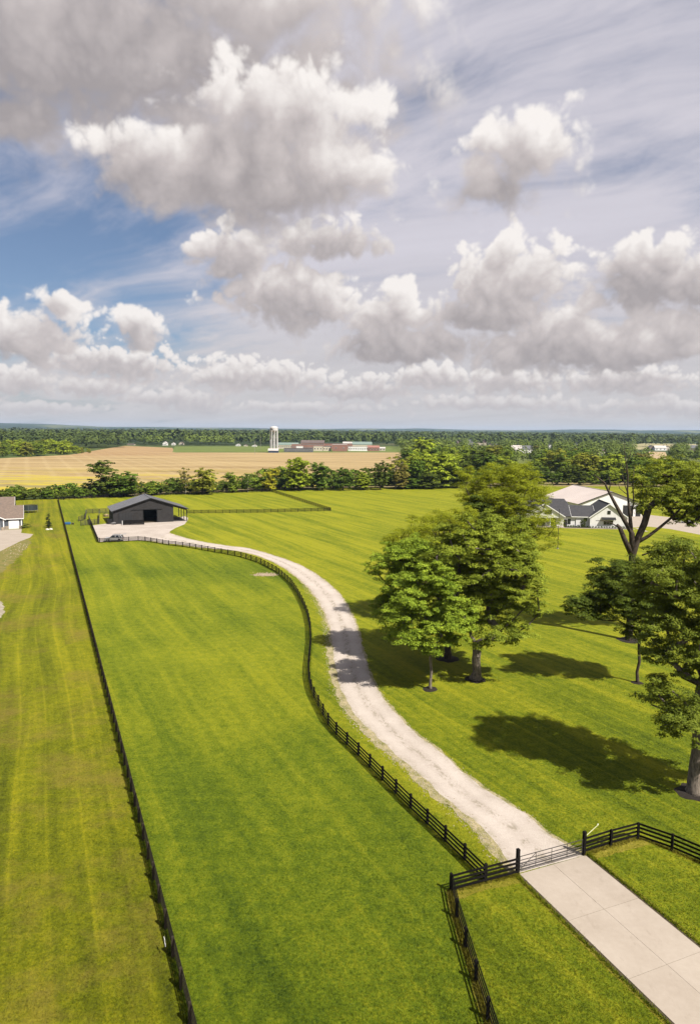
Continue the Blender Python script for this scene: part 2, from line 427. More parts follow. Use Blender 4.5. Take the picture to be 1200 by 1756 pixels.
def sheet(name, pts, z, mat, kind='structure'):
    me = bpy.data.meshes.new(name)
    me.from_pydata([(x, y, z) for x, y in pts], [], [tuple(range(len(pts)))]); me.update()
    if me.polygons[0].normal.z < 0: me.flip_normals()
    me.materials.append(mat)
    return tag(link(name, me), kind=kind)
def resample(pts, step):
    pts = [Vector((x, y)) for x, y in pts]; out = [pts[0].copy()]; acc = 0
    L = [0]
    for a, b in zip(pts, pts[1:]): L.append(L[-1] + (b - a).length)
    n = max(1, int(round(L[-1] / step))); i = 0
    for k in range(1, n + 1):
        d = L[-1] * k / n
        while i < len(pts) - 2 and L[i + 1] < d: i += 1
        f = (d - L[i]) / max(1e-6, L[i + 1] - L[i]); out.append(pts[i].lerp(pts[i + 1], f))
    return out
def smooth_line(pts, it=2):
    for _ in range(it):
        o = [pts[0]]
        for a, b in zip(pts, pts[1:]):
            o.append((a[0] * .75 + b[0] * .25, a[1] * .75 + b[1] * .25)); o.append((a[0] * .25 + b[0] * .75, a[1] * .25 + b[1] * .75))
        o.append(pts[-1]); pts = o
    return pts

# the land: a sheet to the horizon that turns to farmland beyond the hedge
m, t, b = new_mat('farmland', .95, .1)
p = wpos(t)
vo = t.n('ShaderNodeTexVoronoi', distance='CHEBYCHEV'); t.put(vo.inputs['Vector'], t.v('MULTIPLY', p, (1, .8, 1))); vo.inputs['Scale'].default_value = .0022
cellr = t.sep(vo.outputs['Color'])[0]
r = t.n('ShaderNodeValToRGB'); t.put(r.inputs[0], cellr); r.color_ramp.interpolation = 'CONSTANT'
e = r.color_ramp.elements; e[0].color = (.045, .062, .018, 1); e[1].position = .3; e[1].color = (.10, .115, .03, 1)
for pos, c in ((.5, (.055, .08, .02)), (.68, (.22, .17, .085)), (.8, (.07, .09, .022))): x = e.new(pos); x.color = (*c, 1)
nz = t.noise(p, .02, 5, .6); wd = t.noise(p, .0012, 4, .55)
col = t.mix(t.mr(nz, .3, .7, .0, .4), r.outputs[0], (.05, .07, .02))
dist_ = t.v('LENGTH', p)
col = t.mix(t.m('MULTIPLY', t.mr(dist_, 1000, 1900), t.mr(wd, .34, .46)), col, (.026, .042, .016))
t.put(b.inputs['Base Color'], col)
ys = [-120, 0, 150, 300, 600, 1200, 2500, 5000, 9000, 16000]
vv = []; ff = []
for y in ys:
    for k in range(13): vv.append(((k - 6) / 6 * (300 + max(y, 0) * 1.1), y, 0.0))
for j in range(len(ys) - 1):
    for k in range(12): a = j * 13 + k; ff.append((a, a + 1, a + 14, a + 13))
me = bpy.data.meshes.new('ground'); me.from_pydata(vv, [], ff); me.update(); me.materials.append(MATS['farmland'])
tag(link('ground', me), kind='structure')

# fences' ground lines (photograph marks turned into metres)
A_line = [G2(325, 1756), G2(178, 1170), G2(100, 858)]
A_dir = (Vector(A_line[0]) - Vector(A_line[1])).normalized()
A_line = [tuple(Vector(A_line[0]) + A_dir * 14.6)] + A_line
E_px = [(155, 896), (169, 931), (196, 930), (223, 928.5), (242.5, 927.5), (264.7, 931), (288, 935), (326, 939.7), (351, 944.5), (376, 948.7), (412.5, 955.5), (444, 965.5), (474, 981), (497.5, 1001), (509, 1017.5), (519, 1036), (527, 1055), (532, 1078), (533, 1105), (531, 1130), (529, 1152), (531, 1171), (535, 1190),
        (545.6, 1211), (564.5, 1247), (583.4, 1263.5 + 4), (603, 1285), (623.3, 1305.5), (646.4, 1329.5), (670, 1353), (696.5, 1380.5), (725.6, 1408), (758, 1439), (793.4, 1473.5), (832, 1512)]
E_line = [G2(*p_) for p_ in E_px]
F_line = [G2(886.5, 1498.5), G2(832, 1513), G2(772.6, 1529)]
Gd_line = [G2(772.6, 1529), G2(783, 1576.5), G2(797.5, 1625), G2(814, 1680), G2(833, 1741)]
gdir = (Vector(Gd_line[-1]) - Vector(Gd_line[1])).normalized(); Gd_line.append(tuple(Vector(Gd_line[-1]) + gdir * 10))
H_line = [G2(1000, 1466.5), G2(1051, 1450), G2(1099.5, 1437), G2(1161.7, 1464)]
hd = (Vector(H_line[-1]) - Vector(H_line[-2])).normalized(); H_line.append(tuple(Vector(H_line[-1]) + hd * 22))
B_line = [G2(100, 858), G2(140, 855.2), G2(280, 849.5), G2(390, 845.5), G2(466, 843.4)]
C_line = [G2(466, 843.4), G2(567, 876.3)]
D_line = [G2(321, 880.6), G2(440, 879.3), G2(567, 876.3)]

hedge_far = [G2(-60, 860), G2(0, 858.5), G2(100, 855.5), G2(280, 847.5), G2(400, 842), G2(480, 838), G2(640, 836), G2(790, 835), G2(930, 834), G2(1060, 834), G2(1200, 838), G2(1300, 842)]
# neighbour's mown field, left of the straight fence
Aa, Ab = Vector(A_line[0]), Vector(A_line[-1])
left_far = Vector(G2(-220, 866))
sheet('neighbour_field', [tuple(Aa), tuple(Ab), tuple(Ab + AXF.xy * 6), hedge_far[1], hedge_far[0], tuple(left_far), (-190, 60), (-60, -60), tuple(Aa + A_dir * 60)], .004, LAWN_L)
# the estate's lawn right of it, and the pasture inside the curved fence
sheet('lawn', [tuple(Aa + A_dir * 60), tuple(Aa), tuple(Ab), tuple(Ab + AXF.xy * 6)] + [tuple(p_) for p_ in hedge_far[3:]] + [(420, 200), (260, -60)], .003, LAWN_R)
Es = smooth_line(E_line, 1)
past = [tuple(Aa + Vector((.05, 0))), tuple(Ab + Vector((.05, 0)))] + [G2(140, 857), G2(150, 880)] + Es + [G2(772.6, 1529)] + Gd_line[1:]
sheet('pasture', past, .008, LAWN_M)

# crop field beyond the hedge
m, t, b = new_mat('crop_stubble', .95, .1)
p = wpos(t)
n1 = t.noise(t.v('MULTIPLY', p, (.18, 1, 1)), .035, 5, .6); n2 = t.noise(p, .3, 4, .65)
st = t.noise(t.v('MULTIPLY', p, (.03, .6, 1)), .35, 4, .6)
py_ = t.sep(p)[1]; px_ = t.sep(p)[0]
v = t.m('ADD', t.m('ADD', t.m('MULTIPLY', n1, .6), t.m('MULTIPLY', st, .5)), t.m('MULTIPLY', n2, .25))
rows_ = t.mr(t.m('SINE', t.m('MULTIPLY', t.m('ADD', t.m('ADD', t.m('MULTIPLY', px_, .9), t.m('MULTIPLY', py_, .42)), t.m('MULTIPLY', n1, 6)), .42)), .55, 1.0)
base = t.mix(t.mr(v, .50, .86), (.185, .125, .058), (.36, .272, .135))
base = t.mix(t.m('MULTIPLY', rows_, .16), base, (.42, .34, .19))
redb = t.m('MULTIPLY', t.mr(py_, 700, 840), t.mr(px_, -150, -260))
base = t.mix(t.m('MULTIPLY', redb, .28), base, (.24, .12, .062))
grn = t.m('MULTIPLY', t.mr(py_, 440, 330), t.mr(t.noise(t.v('MULTIPLY', p, (.25, 1, 1)), .03, 5, .7), .40, .58))
base = t.mix(t.m('MULTIPLY', grn, .75), base, (.10, .115, .02))
yel = t.m('MULTIPLY', t.mr(py_, 560, 400), t.mr(t.noise(t.v('MULTIPLY', p, (.30, 1.6, 1)), .045, 7, .78), .485, .55))
base = t.mix(t.m('MULTIPLY', yel, .85), base, (.36, .29, .03))
ln = t.mr(t.m('ABSOLUTE', t.m('SUBTRACT', t.m('ADD', py_, t.m('MULTIPLY', t.noise(p, .01, 2, .5), 10)), 497)), 3.5, 1.0)
base = t.mix(t.m('MULTIPLY', ln, .6), base, (.13, .105, .03))
t.put(b.inputs['Base Color'], base); bump(t, b, n2, .5, .1)
crop = [G2(-300, 868), G2(0, 850), G2(150, 845), G2(470, 836), G2(640, 832), G2(720, 800), G2(720, 776), G2(640, 775.8), G2(460, 776), G2(300, 776), G2(296, 768), G2(215, 764.5), G2(190, 768), G2(120, 780), G2(0, 786), G2(-320, 792)]
sheet('crop_field', crop, .02, MATS['crop_stubble'])
GREENF = lawn('far_green', (.06, .09, .02), (.10, .13, .03), (.15, .17, .04), stripe=.3, sper=20, patch=.5, dryamt=.1)
sheet('green_field', [G2(296, 775.6), G2(300, 765.5), G2(700, 765), G2(720, 775), G2(640, 775.2), G2(480, 775.6)], .04, GREENF)
sheet('far_field', [G2(1040, 770), G2(1046, 759.5), G2(1330, 763), G2(1330, 776), G2(1180, 772)], .06, simple('far_tan', (.30, .25, .13), (.2, .19, .08), .01))
sheet('tan_field', [G2(1105, 789), G2(1112, 774.5), G2(1140, 775), G2(1146, 789)], .05, simple('far_tan_b', (.34, .25, .15), (.28, .2, .1), .02))

# ---- gravel drive and yard
m, t, b = new_mat('gravel', .95, .15)
p = wpos(t)
n1 = t.noise(p, .25, 5, .6); n2 = t.noise(p, 3.0, 5, .7); n3 = t.noise(p, 14, 3, .6)
v = t.m('ADD', t.m('MULTIPLY', n1, .6), t.m('ADD', t.m('MULTIPLY', n2, .35), t.m('MULTIPLY', n3, .25)))
col = t.mix(t.mr(v, .42, .78), (.27, .232, .20), (.40, .352, .315))
patch_ = t.noise(t.v('ADD', p, (5, 9, 0)), .9, 6, .75)
col = t.mix(t.mr(patch_, .60, .68, 0, .55), col, (.13, .105, .07))
t.put(b.inputs['Base Color'], col); bump(t, b, t.m('ADD', n2, n3), .6, .05)
def gravel_road():
    m, t, b = new_mat('gravel_road', .95, .1)
    p = wpos(t); uvn = t.n('ShaderNodeUVMap').outputs[0]; u, vv_, _ = t.sep(uvn)
    n1 = t.noise(p, .25, 5, .6); n2 = t.noise(p, 3.0, 5, .7); n3 = t.noise(p, 14, 3, .6)
    v = t.m('ADD', t.m('MULTIPLY', n1, .6), t.m('ADD', t.m('MULTIPLY', n2, .35), t.m('MULTIPLY', n3, .3)))
    col = t.mix(t.mr(v, .42, .8), (.29, .25, .215), (.42, .37, .33))
    wob = t.m('MULTIPLY', t.m('SUBTRACT', t.noise(t.xyz(0, vv_, 0), .12, 3, .6), .5), .16)
    uu = t.m('ADD', u, wob)
    def band_(c, w): return t.mr(t.m('ABSOLUTE', t.m('SUBTRACT', uu, c)), w, w * .35)
    trk_ = t.m('MAXIMUM', band_(.27, .13), band_(.73, .13))
    col = t.mix(t.m('MULTIPLY', trk_, .22), col, (.45, .40, .36))
    pn = t.noise(t.xyz(t.m('MULTIPLY', u, 4.5), t.m('MULTIPLY', vv_, .55), 3), 1.6, 7, .8)
    mid_ = t.m('MULTIPLY', band_(.50, .13), t.mr(pn, .50, .58)); edge_ = t.m('MULTIPLY', t.mr(t.m('ABSOLUTE', t.m('SUBTRACT', u, .5)), .36, .5), t.mr(pn, .46, .58))
    col = t.mix(t.m('MULTIPLY', mid_, .5), col, (.12, .10, .055)); col = t.mix(t.m('MULTIPLY', edge_, .6), col, (.17, .15, .075))
    t.put(b.inputs['Base Color'], col); bump(t, b, t.m('ADD', n2, n3), .8, .06)
    return m
GDRIVE = gravel_road()
right_e = [(291, 914), (312, 921), (340, 928), (390, 936), (400, 937), (425, 939.5), (462, 950), (500, 962.5), (525, 974), (550, 990), (575, 1011), (587.5, 1025), (600, 1047), (612.5, 1075), (621, 1112), (630, 1145), (640, 1170), (653, 1193), (680, 1226), (710, 1256), (755, 1289), (782, 1316), (830, 1352), (860, 1373), (905, 1398), (939, 1429), (978, 1454), (1003, 1466.5)]
left_e = [(262, 928), (288, 932), (326, 936.5), (351, 940), (400, 943), (437.5, 951), (470, 963.5), (495, 978.5), (512.5, 992.5), (530, 1008.5), (545, 1028), (557.5, 1051), (566, 1077), (570, 1105), (572.5, 1130), (577.5, 1157.5), (588, 1192.5), (606, 1222), (630, 1250), (658, 1274), (700, 1312), (740, 1348), (772, 1375), (806, 1402), (838, 1432), (862, 1462), (890, 1497)]
def ragged(pts, amp, seed, z=0):
    r_ = random.Random(seed); o = []
    rp = resample(pts, .45); n = len(rp); ph = [r_.uniform(0, 6.28) for _ in range(4)]
    for i, p_ in enumerate(rp):
        a = rp[max(0, i - 1)]; c = rp[min(n - 1, i + 1)]; d = (c - a).normalized()
        k = (math.sin(i * .31 + ph[0]) * .3 + math.sin(i * .83 + ph[1]) * .25 + math.sin(i * 2.1 + ph[2]) * .15 + r_.uniform(-.5, .5) * .5) * amp
        o.append((p_.x - d.y * k, p_.y + d.x * k))
    return o
RE = smooth_line([G2(*p_) for p_ in right_e], 2); LE = smooth_line([G2(*p_) for p_ in left_e], 2)
REr = ragged(RE, .18, 3); LEr = ragged(LE, .25, 4)
def strip(name, a, b_, z, mat, step=1.0):
    ra = resample(a, step); n = len(ra); rb = resample(b_, step)
    L = len(rb)
    vv = []; ff = []; uv = []
    for i in range(n):
        j = i * (L - 1) / (n - 1); k = int(j); f = j - k; pb = rb[k].lerp(rb[min(k + 1, L - 1)], f)
        vv += [(ra[i].x, ra[i].y, z), (pb.x, pb.y, z)]
        if i: o = 2 * i; ff.append((o - 2, o - 1, o + 1, o))
    me = bpy.data.meshes.new(name); me.from_pydata(vv, [], ff); me.update()
    if me.polygons[0].normal.z < 0: me.flip_normals()
    ul = me.uv_layers.new(name='UVMap')
    for lp in me.loops: ul.data[lp.index].uv = (lp.vertex_index % 2, (lp.vertex_index // 2) * step)
    me.materials.append(mat); return tag(link(name, me), kind='structure')
strip('gravel_drive', REr, LEr, .014, GDRIVE, .45)
yard = [(262, 928), (242.5, 926), (223, 927), (196, 929), (170, 929.5), (163, 912), (158, 901), (175, 899), (195, 896), (197, 894), (300, 889), (317, 885), (323, 888), (322, 892), (317, 899), (302, 905), (292, 911), (291, 914), (290, 933)]
sheet('gravel_yard', [G2(*p_) for p_ in yard], .011, MATS['gravel'])
# verges of the drive: a worn rim under the grass edge
VERGE = simple('worn_verge', (.34, .28, .17), (.12, .12, .03), 1.1, .95)
def offs(pts, d):
    o = []; pts = [Vector(p_) for p_ in pts]
    for i, p_ in enumerate(pts):
        a = pts[max(0, i - 1)]; c = pts[min(len(pts) - 1, i + 1)]; t_ = (c - a).normalized(); o.append((p_.x - t_.y * d, p_.y + t_.x * d))
    return o
strip('drive_verge', ragged(offs(RE, .22), .28, 9), offs(RE, -.5), .0115, VERGE, .45)
nL = len(LE)
vl = ragged(offs(LE[nL // 2:], -.75), .5, 12)
strip('drive_verge', vl, offs(LE[nL // 2:], .5), .0112, VERGE, .45)
strip('drive_verge', ragged(offs(LE[:nL // 2 + 1], -.3), .3, 13), offs(LE[:nL // 2 + 1], .5), .0108, VERGE, .45)

# ---- concrete drive of slabs
m, t, b = new_mat('concrete', .85, .2)
p = wpos(t); n1 = t.noise(p, .35, 5, .6); n2 = t.noise(p, 3, 4, .6); n3 = t.noise(p, 25, 2, .6)
oi = t.n('ShaderNodeObjectInfo').outputs['Random']
v = t.m('ADD', t.m('ADD', t.m('MULTIPLY', n1, .6), t.m('MULTIPLY', n2, .3)), t.m('ADD', t.m('MULTIPLY', oi, .12), t.m('MULTIPLY', n3, .08)))
stn = t.mr(t.noise(t.v('MULTIPLY', p, (1.6, .7, 1)), .8, 6, .7), .58, .72, 0, .5)
t.put(b.inputs['Base Color'], t.mix(stn, t.mix(t.mr(v, .35, .8), (.255, .215, .175), (.335, .29, .245)), (.20, .165, .13)))
bump(t, b, n3, .25, .01)
gl, gr = Vector(G2(890, 1499.5)), Vector(G2(1003, 1467.5))
dl = (Vector(G2(1150, 1756)) - gl); dr = (Vector(G2(1200, 1625)) - gr)
ddir = (dl.normalized() + dr.normalized()).normalized()
drv = thing('concrete_drive', 'pale concrete drive of jointed slabs running from the metal gate to the lower corner', 'driveway', (gl.x, gl.y, 0))
drv['kind'] = 'structure'; del drv['category']
w_ = gr - gl; slabL = 4.8
for k in range(9):
    for j in range(2):
        a0 = gl + w_ * (j * .5) + ddir * (k * slabL); a1 = gl + w_ * ((j + 1) * .5) + ddir * (k * slabL)
        a2 = a1 + ddir * slabL; a3 = a0 + ddir * slabL; c_ = (a0 + a1 + a2 + a3) / 4
        mb = MB(); g_ = .012
        pl = []
        for x in (a0, a1, a2, a3):
            d_ = (c_ - x).normalized(); y = x + d_ * g_ * 1.4; pl.append((y.x - gl.x, y.y - gl.y))
        if (Vector(pl[1]) - Vector(pl[0])).to_3d().cross((Vector(pl[2]) - Vector(pl[0])).to_3d()).z < 0: pl = pl[::-1]
        mb.prism(pl, .0, .05); mb.build('slab', MATS['concrete'], drv)
SOIL = simple('dark_soil', (.075, .055, .032), (.035, .028, .015), 1.5, .98)
ddn = Vector((-ddir.y, ddir.x)); far_ = ddir * slabL * 9
if (ddn).dot(w_) < 0: ddn = -ddn
ed = [gl - ddn * .2, gr + ddn * .2, gr + ddn * .2 + far_, gl - ddn * .2 + far_]
sheet('soil_edge', [tuple(x) for x in ed], .016, SOIL)
DRYG = lawn('dry_edge_grass', (.06, .07, .006), (.15, .135, .012), (.24, .20, .035), stripe=.1, patch=.6, dryamt=.2)
def band(name, pts, w, z, mat, seed):
    return strip(name, ragged(offs(pts, w / 2), w * .25, seed), ragged(offs(pts, -w / 2), w * .25, seed + 1), z, mat, .45)
band('dry_grass', [tuple(x) for x in (gl - ddn * .38, gl - ddn * .38 + far_)], .26, .0145, DRYG, 21)
band('dry_grass', [tuple(x) for x in (gr + ddn * .38, gr + ddn * .38 + far_)], .26, .0145, DRYG, 23)
band('dry_grass', [tuple(Vector(x) + ddir * .35) for x in F_line], .9, .0142, DRYG, 25)
band('dry_grass', [tuple(Vector(x) + ddir * .35) for x in H_line[:3]], .9, .0142, DRYG, 27)
band('dry_grass', Gd_line, .55, .0141, DRYG, 29)
band('dry_grass', E_line[-14:], .4, .0140, DRYG, 35)
# neighbour's concrete apron and worn soil
sheet('neighbour_apron', [G2(-120, 905), G2(-30, 909), G2(38, 907.5), G2(37, 914), G2(58, 916), G2(52, 922), G2(36, 928), G2(14, 939), G2(0, 946), G2(-60, 975), G2(-200, 1010)], .012, MATS['concrete'])
sheet('bare_soil', ragged([G2(*p_) for p_ in ((0, 946), (14, 939), (36, 928), (54, 924), (52, 934), (40, 947), (28, 960), (14, 972), (0, 984), (-30, 990), (-60, 980), (0, 946))], .8, 8), .0095, simple('soil_patch', (.175, .135, .045), (.085, .095, .012), .7, .98))
sheet('bare_soil', ragged([G2(*p_) for p_ in ((0, 1030), (9, 1040), (6, 1052), (0, 1060), (-40, 1060), (-30, 1030), (0, 1030))], .5, 18), .0095, simple('gravel_patch', (.30, .27, .22), (.18, .15, .10), .9, .98))
# ------------------------------------------------------------------ board fences
m, t, b = new_mat('black_wood', .85, .08)
p = t.n('ShaderNodeTexCoord').outputs['Object']; oi = t.n('ShaderNodeObjectInfo').outputs['Random']
n = t.noise(t.v('MULTIPLY', p, (.6, 6, 6)), 4, 5, .6)
t.put(b.inputs['Base Color'], t.mix(t.m('ADD', t.mr(n, .4, .75, 0, .6), t.m('MULTIPLY', oi, .3)), (.005, .0045, .0045), (.013, .011, .010)))
bump(t, b, n, .3, .005)
m, t, b = new_mat('weathered_wood', .9, .1)
p = t.n('ShaderNodeTexCoord').outputs['Object']; oi = t.n('ShaderNodeObjectInfo').outputs['Random']
n = t.noise(t.v('MULTIPLY', p, (.6, 6, 6)), 4, 5, .6)
t.put(b.inputs['Base Color'], t.mix(t.m('ADD', t.mr(n, .4, .75, 0, .7), t.m('MULTIPLY', oi, .4)), (.010, .008, .006), (.042, .033, .024)))
def chamfer_post(w, h):
    mb = MB(); mb.box(0, 0, h / 2 - .02, w, w, h - .04); o = len(mb.v)
    mb.box(0, 0, h - .02 + .0005, w, w, .04, taper=.6); return mb
_pm = {}
def post_mesh(h, w, mat):
    k = (h, w, mat.name)
    if k not in _pm: _pm[k] = chamfer_post(w, h).mesh('post', mat)
    return _pm[k]
_bm = {}
def board_mesh(mat):
    if mat.name not in _bm: _bm[mat.name] = MB().box(.5, 0, 0, 1, .028, .145).mesh('board', mat)
    return _bm[mat.name]
def fence(line, label, mat, side=1, step=2.42, near=165, h=1.30, start_post=True, end_post=True, zs=(.24, .54, .84, 1.14), cat='fence', per=None, group=None):
    pts = resample(line, step); o = thing('board_fence', label, cat, (pts[0].x, pts[0].y, 0), 0, group)
    org = pts[0].copy(); pm = post_mesh(h, .15, mat); bm = board_mesh(mat); far_p = MB(); far_b = MB(); nb = 0
    order = sorted(range(len(pts) - 1), key=lambda i: (pts[i].length))
    nearset = set([i for i in order if pts[i].length < near][:70])
    rr = random.Random(len(pts))
    for i, p_ in enumerate(pts):
        d = (pts[min(i + 1, len(pts) - 1)] - pts[max(i - 1, 0)]).normalized(); rz = math.atan2(d.y, d.x)
        if (i == 0 and not start_post) or (i == len(pts) - 1 and not end_post): pass
        elif p_.length < near:
            link('post', pm, o, (p_.x - org.x, p_.y - org.y, rr.uniform(-.02, .01)), rz + rr.uniform(-.03, .03))
        else: far_p.box(p_.x - org.x, p_.y - org.y, h / 2, .15, .15, h, rz)
        if i < len(pts) - 1:
            e_ = pts[i + 1]; d = (e_ - p_); L = d.length; rz = math.atan2(d.y, d.x); nrm = Vector((-d.y, d.x)) / L * .092 * side
            for z in zs:
                jz = rr.uniform(-.012, .012)
                if i in nearset:
                    b_ = link('board', bm, o, (p_.x - org.x + nrm.x, p_.y - org.y + nrm.y, z + jz), rz, (L - .012, 1, 1))
                    b_.rotation_euler[1] = rr.uniform(-.005, .005)
                else:
                    c_ = (p_ + e_) / 2 - org; far_b.box(c_.x + nrm.x, c_.y + nrm.y, z + jz, L - .01, .03, .145, rz)
    if far_p.v: tag(far_p.build('far_posts', mat, o), kind='stuff')
    if far_b.v: tag(far_b.build('far_boards', mat, o), kind='stuff')
    return o
BLK = MATS['black_wood']
fa = fence(A_line, 'very long straight dark board fence between the neighbour\'s field and the pasture', MATS['weathered_wood'], -1, near=150)
fence(E_line, 'curved black board fence following the gravel drive from the yard to the gate', BLK, -1)
fence(F_line, 'short two-bay black fence left of the metal gate', BLK, 1, start_post=False)
fence(Gd_line, 'black fence running from the corner left of the gate out of the picture bottom', BLK, 1, start_post=False)
fence(H_line, 'black fence right of the metal gate that turns a corner past the concrete drive', BLK, 1, start_post=False)
fence(B_line, 'distant black fence behind the barn along the hedgerow', BLK, 1)
fence(C_line, 'distant black fence slanting down from the hedgerow to the paddock corner', BLK, 1, start_post=False)
fence(D_line, 'distant black fence from the barn\'s open side to the paddock corner', BLK, 1, end_post=False)
tagm = simple('white_plastic', (.75, .75, .72), (.6, .6, .58), 3, .5)
pt = G(283, 1612, .9); mb = MB(); mb.box(0, 0, 0, .02, .30, .22); mb.box(0.004, -.2, -.12, .02, .22, .12)
ob = mb.build('paper_notice', tagm); ob.location = (pt.x - .02, pt.y, .9); ob.rotation_euler = (0, 0, math.atan2(A_dir.y, A_dir.x) + math.pi / 2)
tag(ob, 'small white torn paper notice stuck on the long straight fence', 'notice')

# metal gate between two tall posts
GA, GB = Vector(G2(886.5, 1498.5)), Vector(G2(1000, 1466.5)); gv = GB - GA; gL = gv.length; grz = math.atan2(gv.y, gv.x)
m_gate = simple('gate_metal', (.045, .040, .036), (.02, .018, .016), 6, .5, .4, metal=.3)
for P_, lab in ((GA, 'tall square black gate post on the left side of the drive'), (GB, 'tall square black gate post on the right side carrying the gate opener arm')):
    g_ = thing('gate_post', lab, 'gate post', (P_.x, P_.y, 0), grz)
    MB().box(0, 0, .86, .20, .20, 1.72).build('shaft', BLK, g_); MB().box(0, 0, 1.745, .24, .24, .05, taper=.7).build('cap', BLK, g_)
g_ = thing('metal_gate', 'closed tubular metal field gate across the drive', 'gate', (GA.x, GA.y, 0), grz)
x0, x1 = .16, gL - .16
for z in (.22, .44, .66, .90, 1.18): MB().tube([(x0, 0, z), (x1, 0, z)], [.028] * 2, 6).build('rail', m_gate, g_)
for k in range(5):
    x = x0 + (x1 - x0) * k / 4; MB().tube([(x, .0, .20), (x, .0, 1.20)], [.032 if k in (0, 4) else .02] * 2, 6).build('upright', m_gate, g_)
MB().tube([(x0, 0, .24), (x0 + (x1 - x0) * .25, 0, 1.16)], [.018] * 2, 5).build('brace', m_gate, g_)
# pale pole leaning out from the right gate post
pl = thing('gate_opener_arm', 'thin pale arm slanting up from the right gate post', 'pole', (GB.x, GB.y, 0), grz)
e1_ = Vector((1.55, .45, 1.62)); MB().tube([(.1, .1, 1.25), tuple(e1_)], [.022, .018], 6).build('arm', simple('pale_yellow', (.55, .55, .35), (.45, .45, .28), 5, .5), pl)
MB().tube([tuple(e1_), tuple(e1_ + Vector((.10, .09, .02)))], [.035, .035], 6).build('tip', simple('pale_tip', (.7, .7, .55), None, 5, .5), pl)
# ------------------------------------------------------------------ trees
def leaf_mat(name, dark, light, objcol=False, trans=.28, nscale=.35, var=.55):
    m = bpy.data.materials.new(name); m.use_nodes = True; MATS[name] = m
    t = NT(m.node_tree); b = m.node_tree.nodes['Principled BSDF']; b.inputs['Roughness'].default_value = .7
    b.inputs['Specular IOR Level'].default_value = .08
    g = t.n('ShaderNodeNewGeometry'); rnd = g.outputs['Random Per Island']
    n = t.noise(g.outputs['Position'], nscale, 3, .6)
    v = t.m('ADD', t.m('MULTIPLY', rnd, var), t.m('MULTIPLY', t.mr(n, .32, .68), 1 - var))
    col = t.mix(v, dark, light)
    if objcol:
        oc = t.n('ShaderNodeObjectInfo'); col = t.mix(1.0, col, oc.outputs['Color'], 'MULTIPLY')
    t.put(b.inputs['Base Color'], col)
    tr = t.n('ShaderNodeBsdfTranslucent'); t.put(tr.inputs[0], t.mix(.5, col, (.16, .17, .015)) if not objcol else col)
    mx = t.n('ShaderNodeMixShader'); mx.inputs[0].default_value = trans
    t.put(mx.inputs[1], b.outputs[0]); t.put(mx.inputs[2], tr.outputs[0])
    t.put(m.node_tree.nodes['Material Output'].inputs[0], mx.outputs[0])
    return m
def bark_mat(name, c1, c2):
    m, t, b = new_mat(name, .9, .15)
    p = t.n('ShaderNodeTexCoord').outputs['Object']
    n = t.noise(t.v('MULTIPLY', p, (5, 5, 1.2)), 1.4, 6, .7)
    t.put(b.inputs['Base Color'], t.mix(t.mr(n, .35, .68), c1, c2)); bump(t, b, n, .8, .06)
    return m
BARK_G = bark_mat('grey_bark', (.055, .045, .038), (.22, .185, .15))
BARK_D = bark_mat('dark_bark', (.022, .017, .013), (.085, .066, .05))
BARK_P = bark_mat('pale_bark', (.13, .11, .09), (.36, .33, .29))
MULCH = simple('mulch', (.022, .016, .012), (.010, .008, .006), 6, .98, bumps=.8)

def leaves(rs, centers, radii, per, size, flat=.6, shell=(.35, 1.1), aspect=.62, upb=.55, jit=.6, sub=7):
    """clumps of separate leaf-sized faces; every clump is a dome of smaller sprays"""
    K = len(centers)
    if K == 0: return np.zeros((0, 3)), np.zeros((0, 4), int)
    nsub = sub; M = K * nsub
    d = rs.randn(M, 3); d[:, 2] = d[:, 2] * .75 + .45; d /= np.linalg.norm(d, axis=1, keepdims=True)
    rr = np.repeat(radii, nsub)[:, None]
    sc = np.repeat(centers, nsub, 0) + d * rr * rs.uniform(shell[0], shell[1], (M, 1)) * np.array((1, 1, flat))
    pl = max(1, int(per / nsub)); N = M * pl
    sr = rr * .52
    e = rs.randn(N, 3); e /= np.linalg.norm(e, axis=1, keepdims=True); e[:, 2] = np.abs(e[:, 2]) * .95 - .2
    pos = np.repeat(sc, pl, 0) + e * np.repeat(sr, pl, 0) * rs.uniform(.35, 1.1, (N, 1)) * np.array((1, 1, .6))
    nrm = np.repeat(d, pl, 0) * .5 + e * .45 + np.array((0, 0, upb)) + rs.randn(N, 3) * jit * .6
    nrm /= np.linalg.norm(nrm, axis=1, keepdims=True)
    t = rs.randn(N, 3); t -= nrm * (t * nrm).sum(1, keepdims=True); t /= np.linalg.norm(t, axis=1, keepdims=True)
    b = np.cross(nrm, t); s = size * rs.uniform(.65, 1.35, (N, 1))
    a = t * s * .5; c = b * s * .5 * aspect
    V = np.stack([pos - a, pos - a * .1 + c - nrm * s * .06, pos + a, pos + a * .05 - c - nrm * s * .06], 1).reshape(-1, 3)
    F = np.arange(N * 4).reshape(N, 4)
    return V, F
def clump_points(rs, lobes, n, mind, shellbias=.45, zmin=None):
    vol = np.array([l[3] * l[4] * l[5] for l in lobes]) ** .8; vol /= vol.sum(); out = []; tries = 0
    while len(out) < n and tries < n * 40:
        tries += 1; l = lobes[rs.choice(len(lobes), p=vol)]
        d = rs.randn(3); d /= np.linalg.norm(d); r = rs.uniform(shellbias, 1) ** .6
        p = np.array(l[:3]) + d * r * np.array(l[3:6])
        if zmin and p[2] < zmin: continue
        if out and np.min(np.linalg.norm(np.array(out) - p, axis=1)) < mind: continue
        out.append(p)
    return np.array(out)
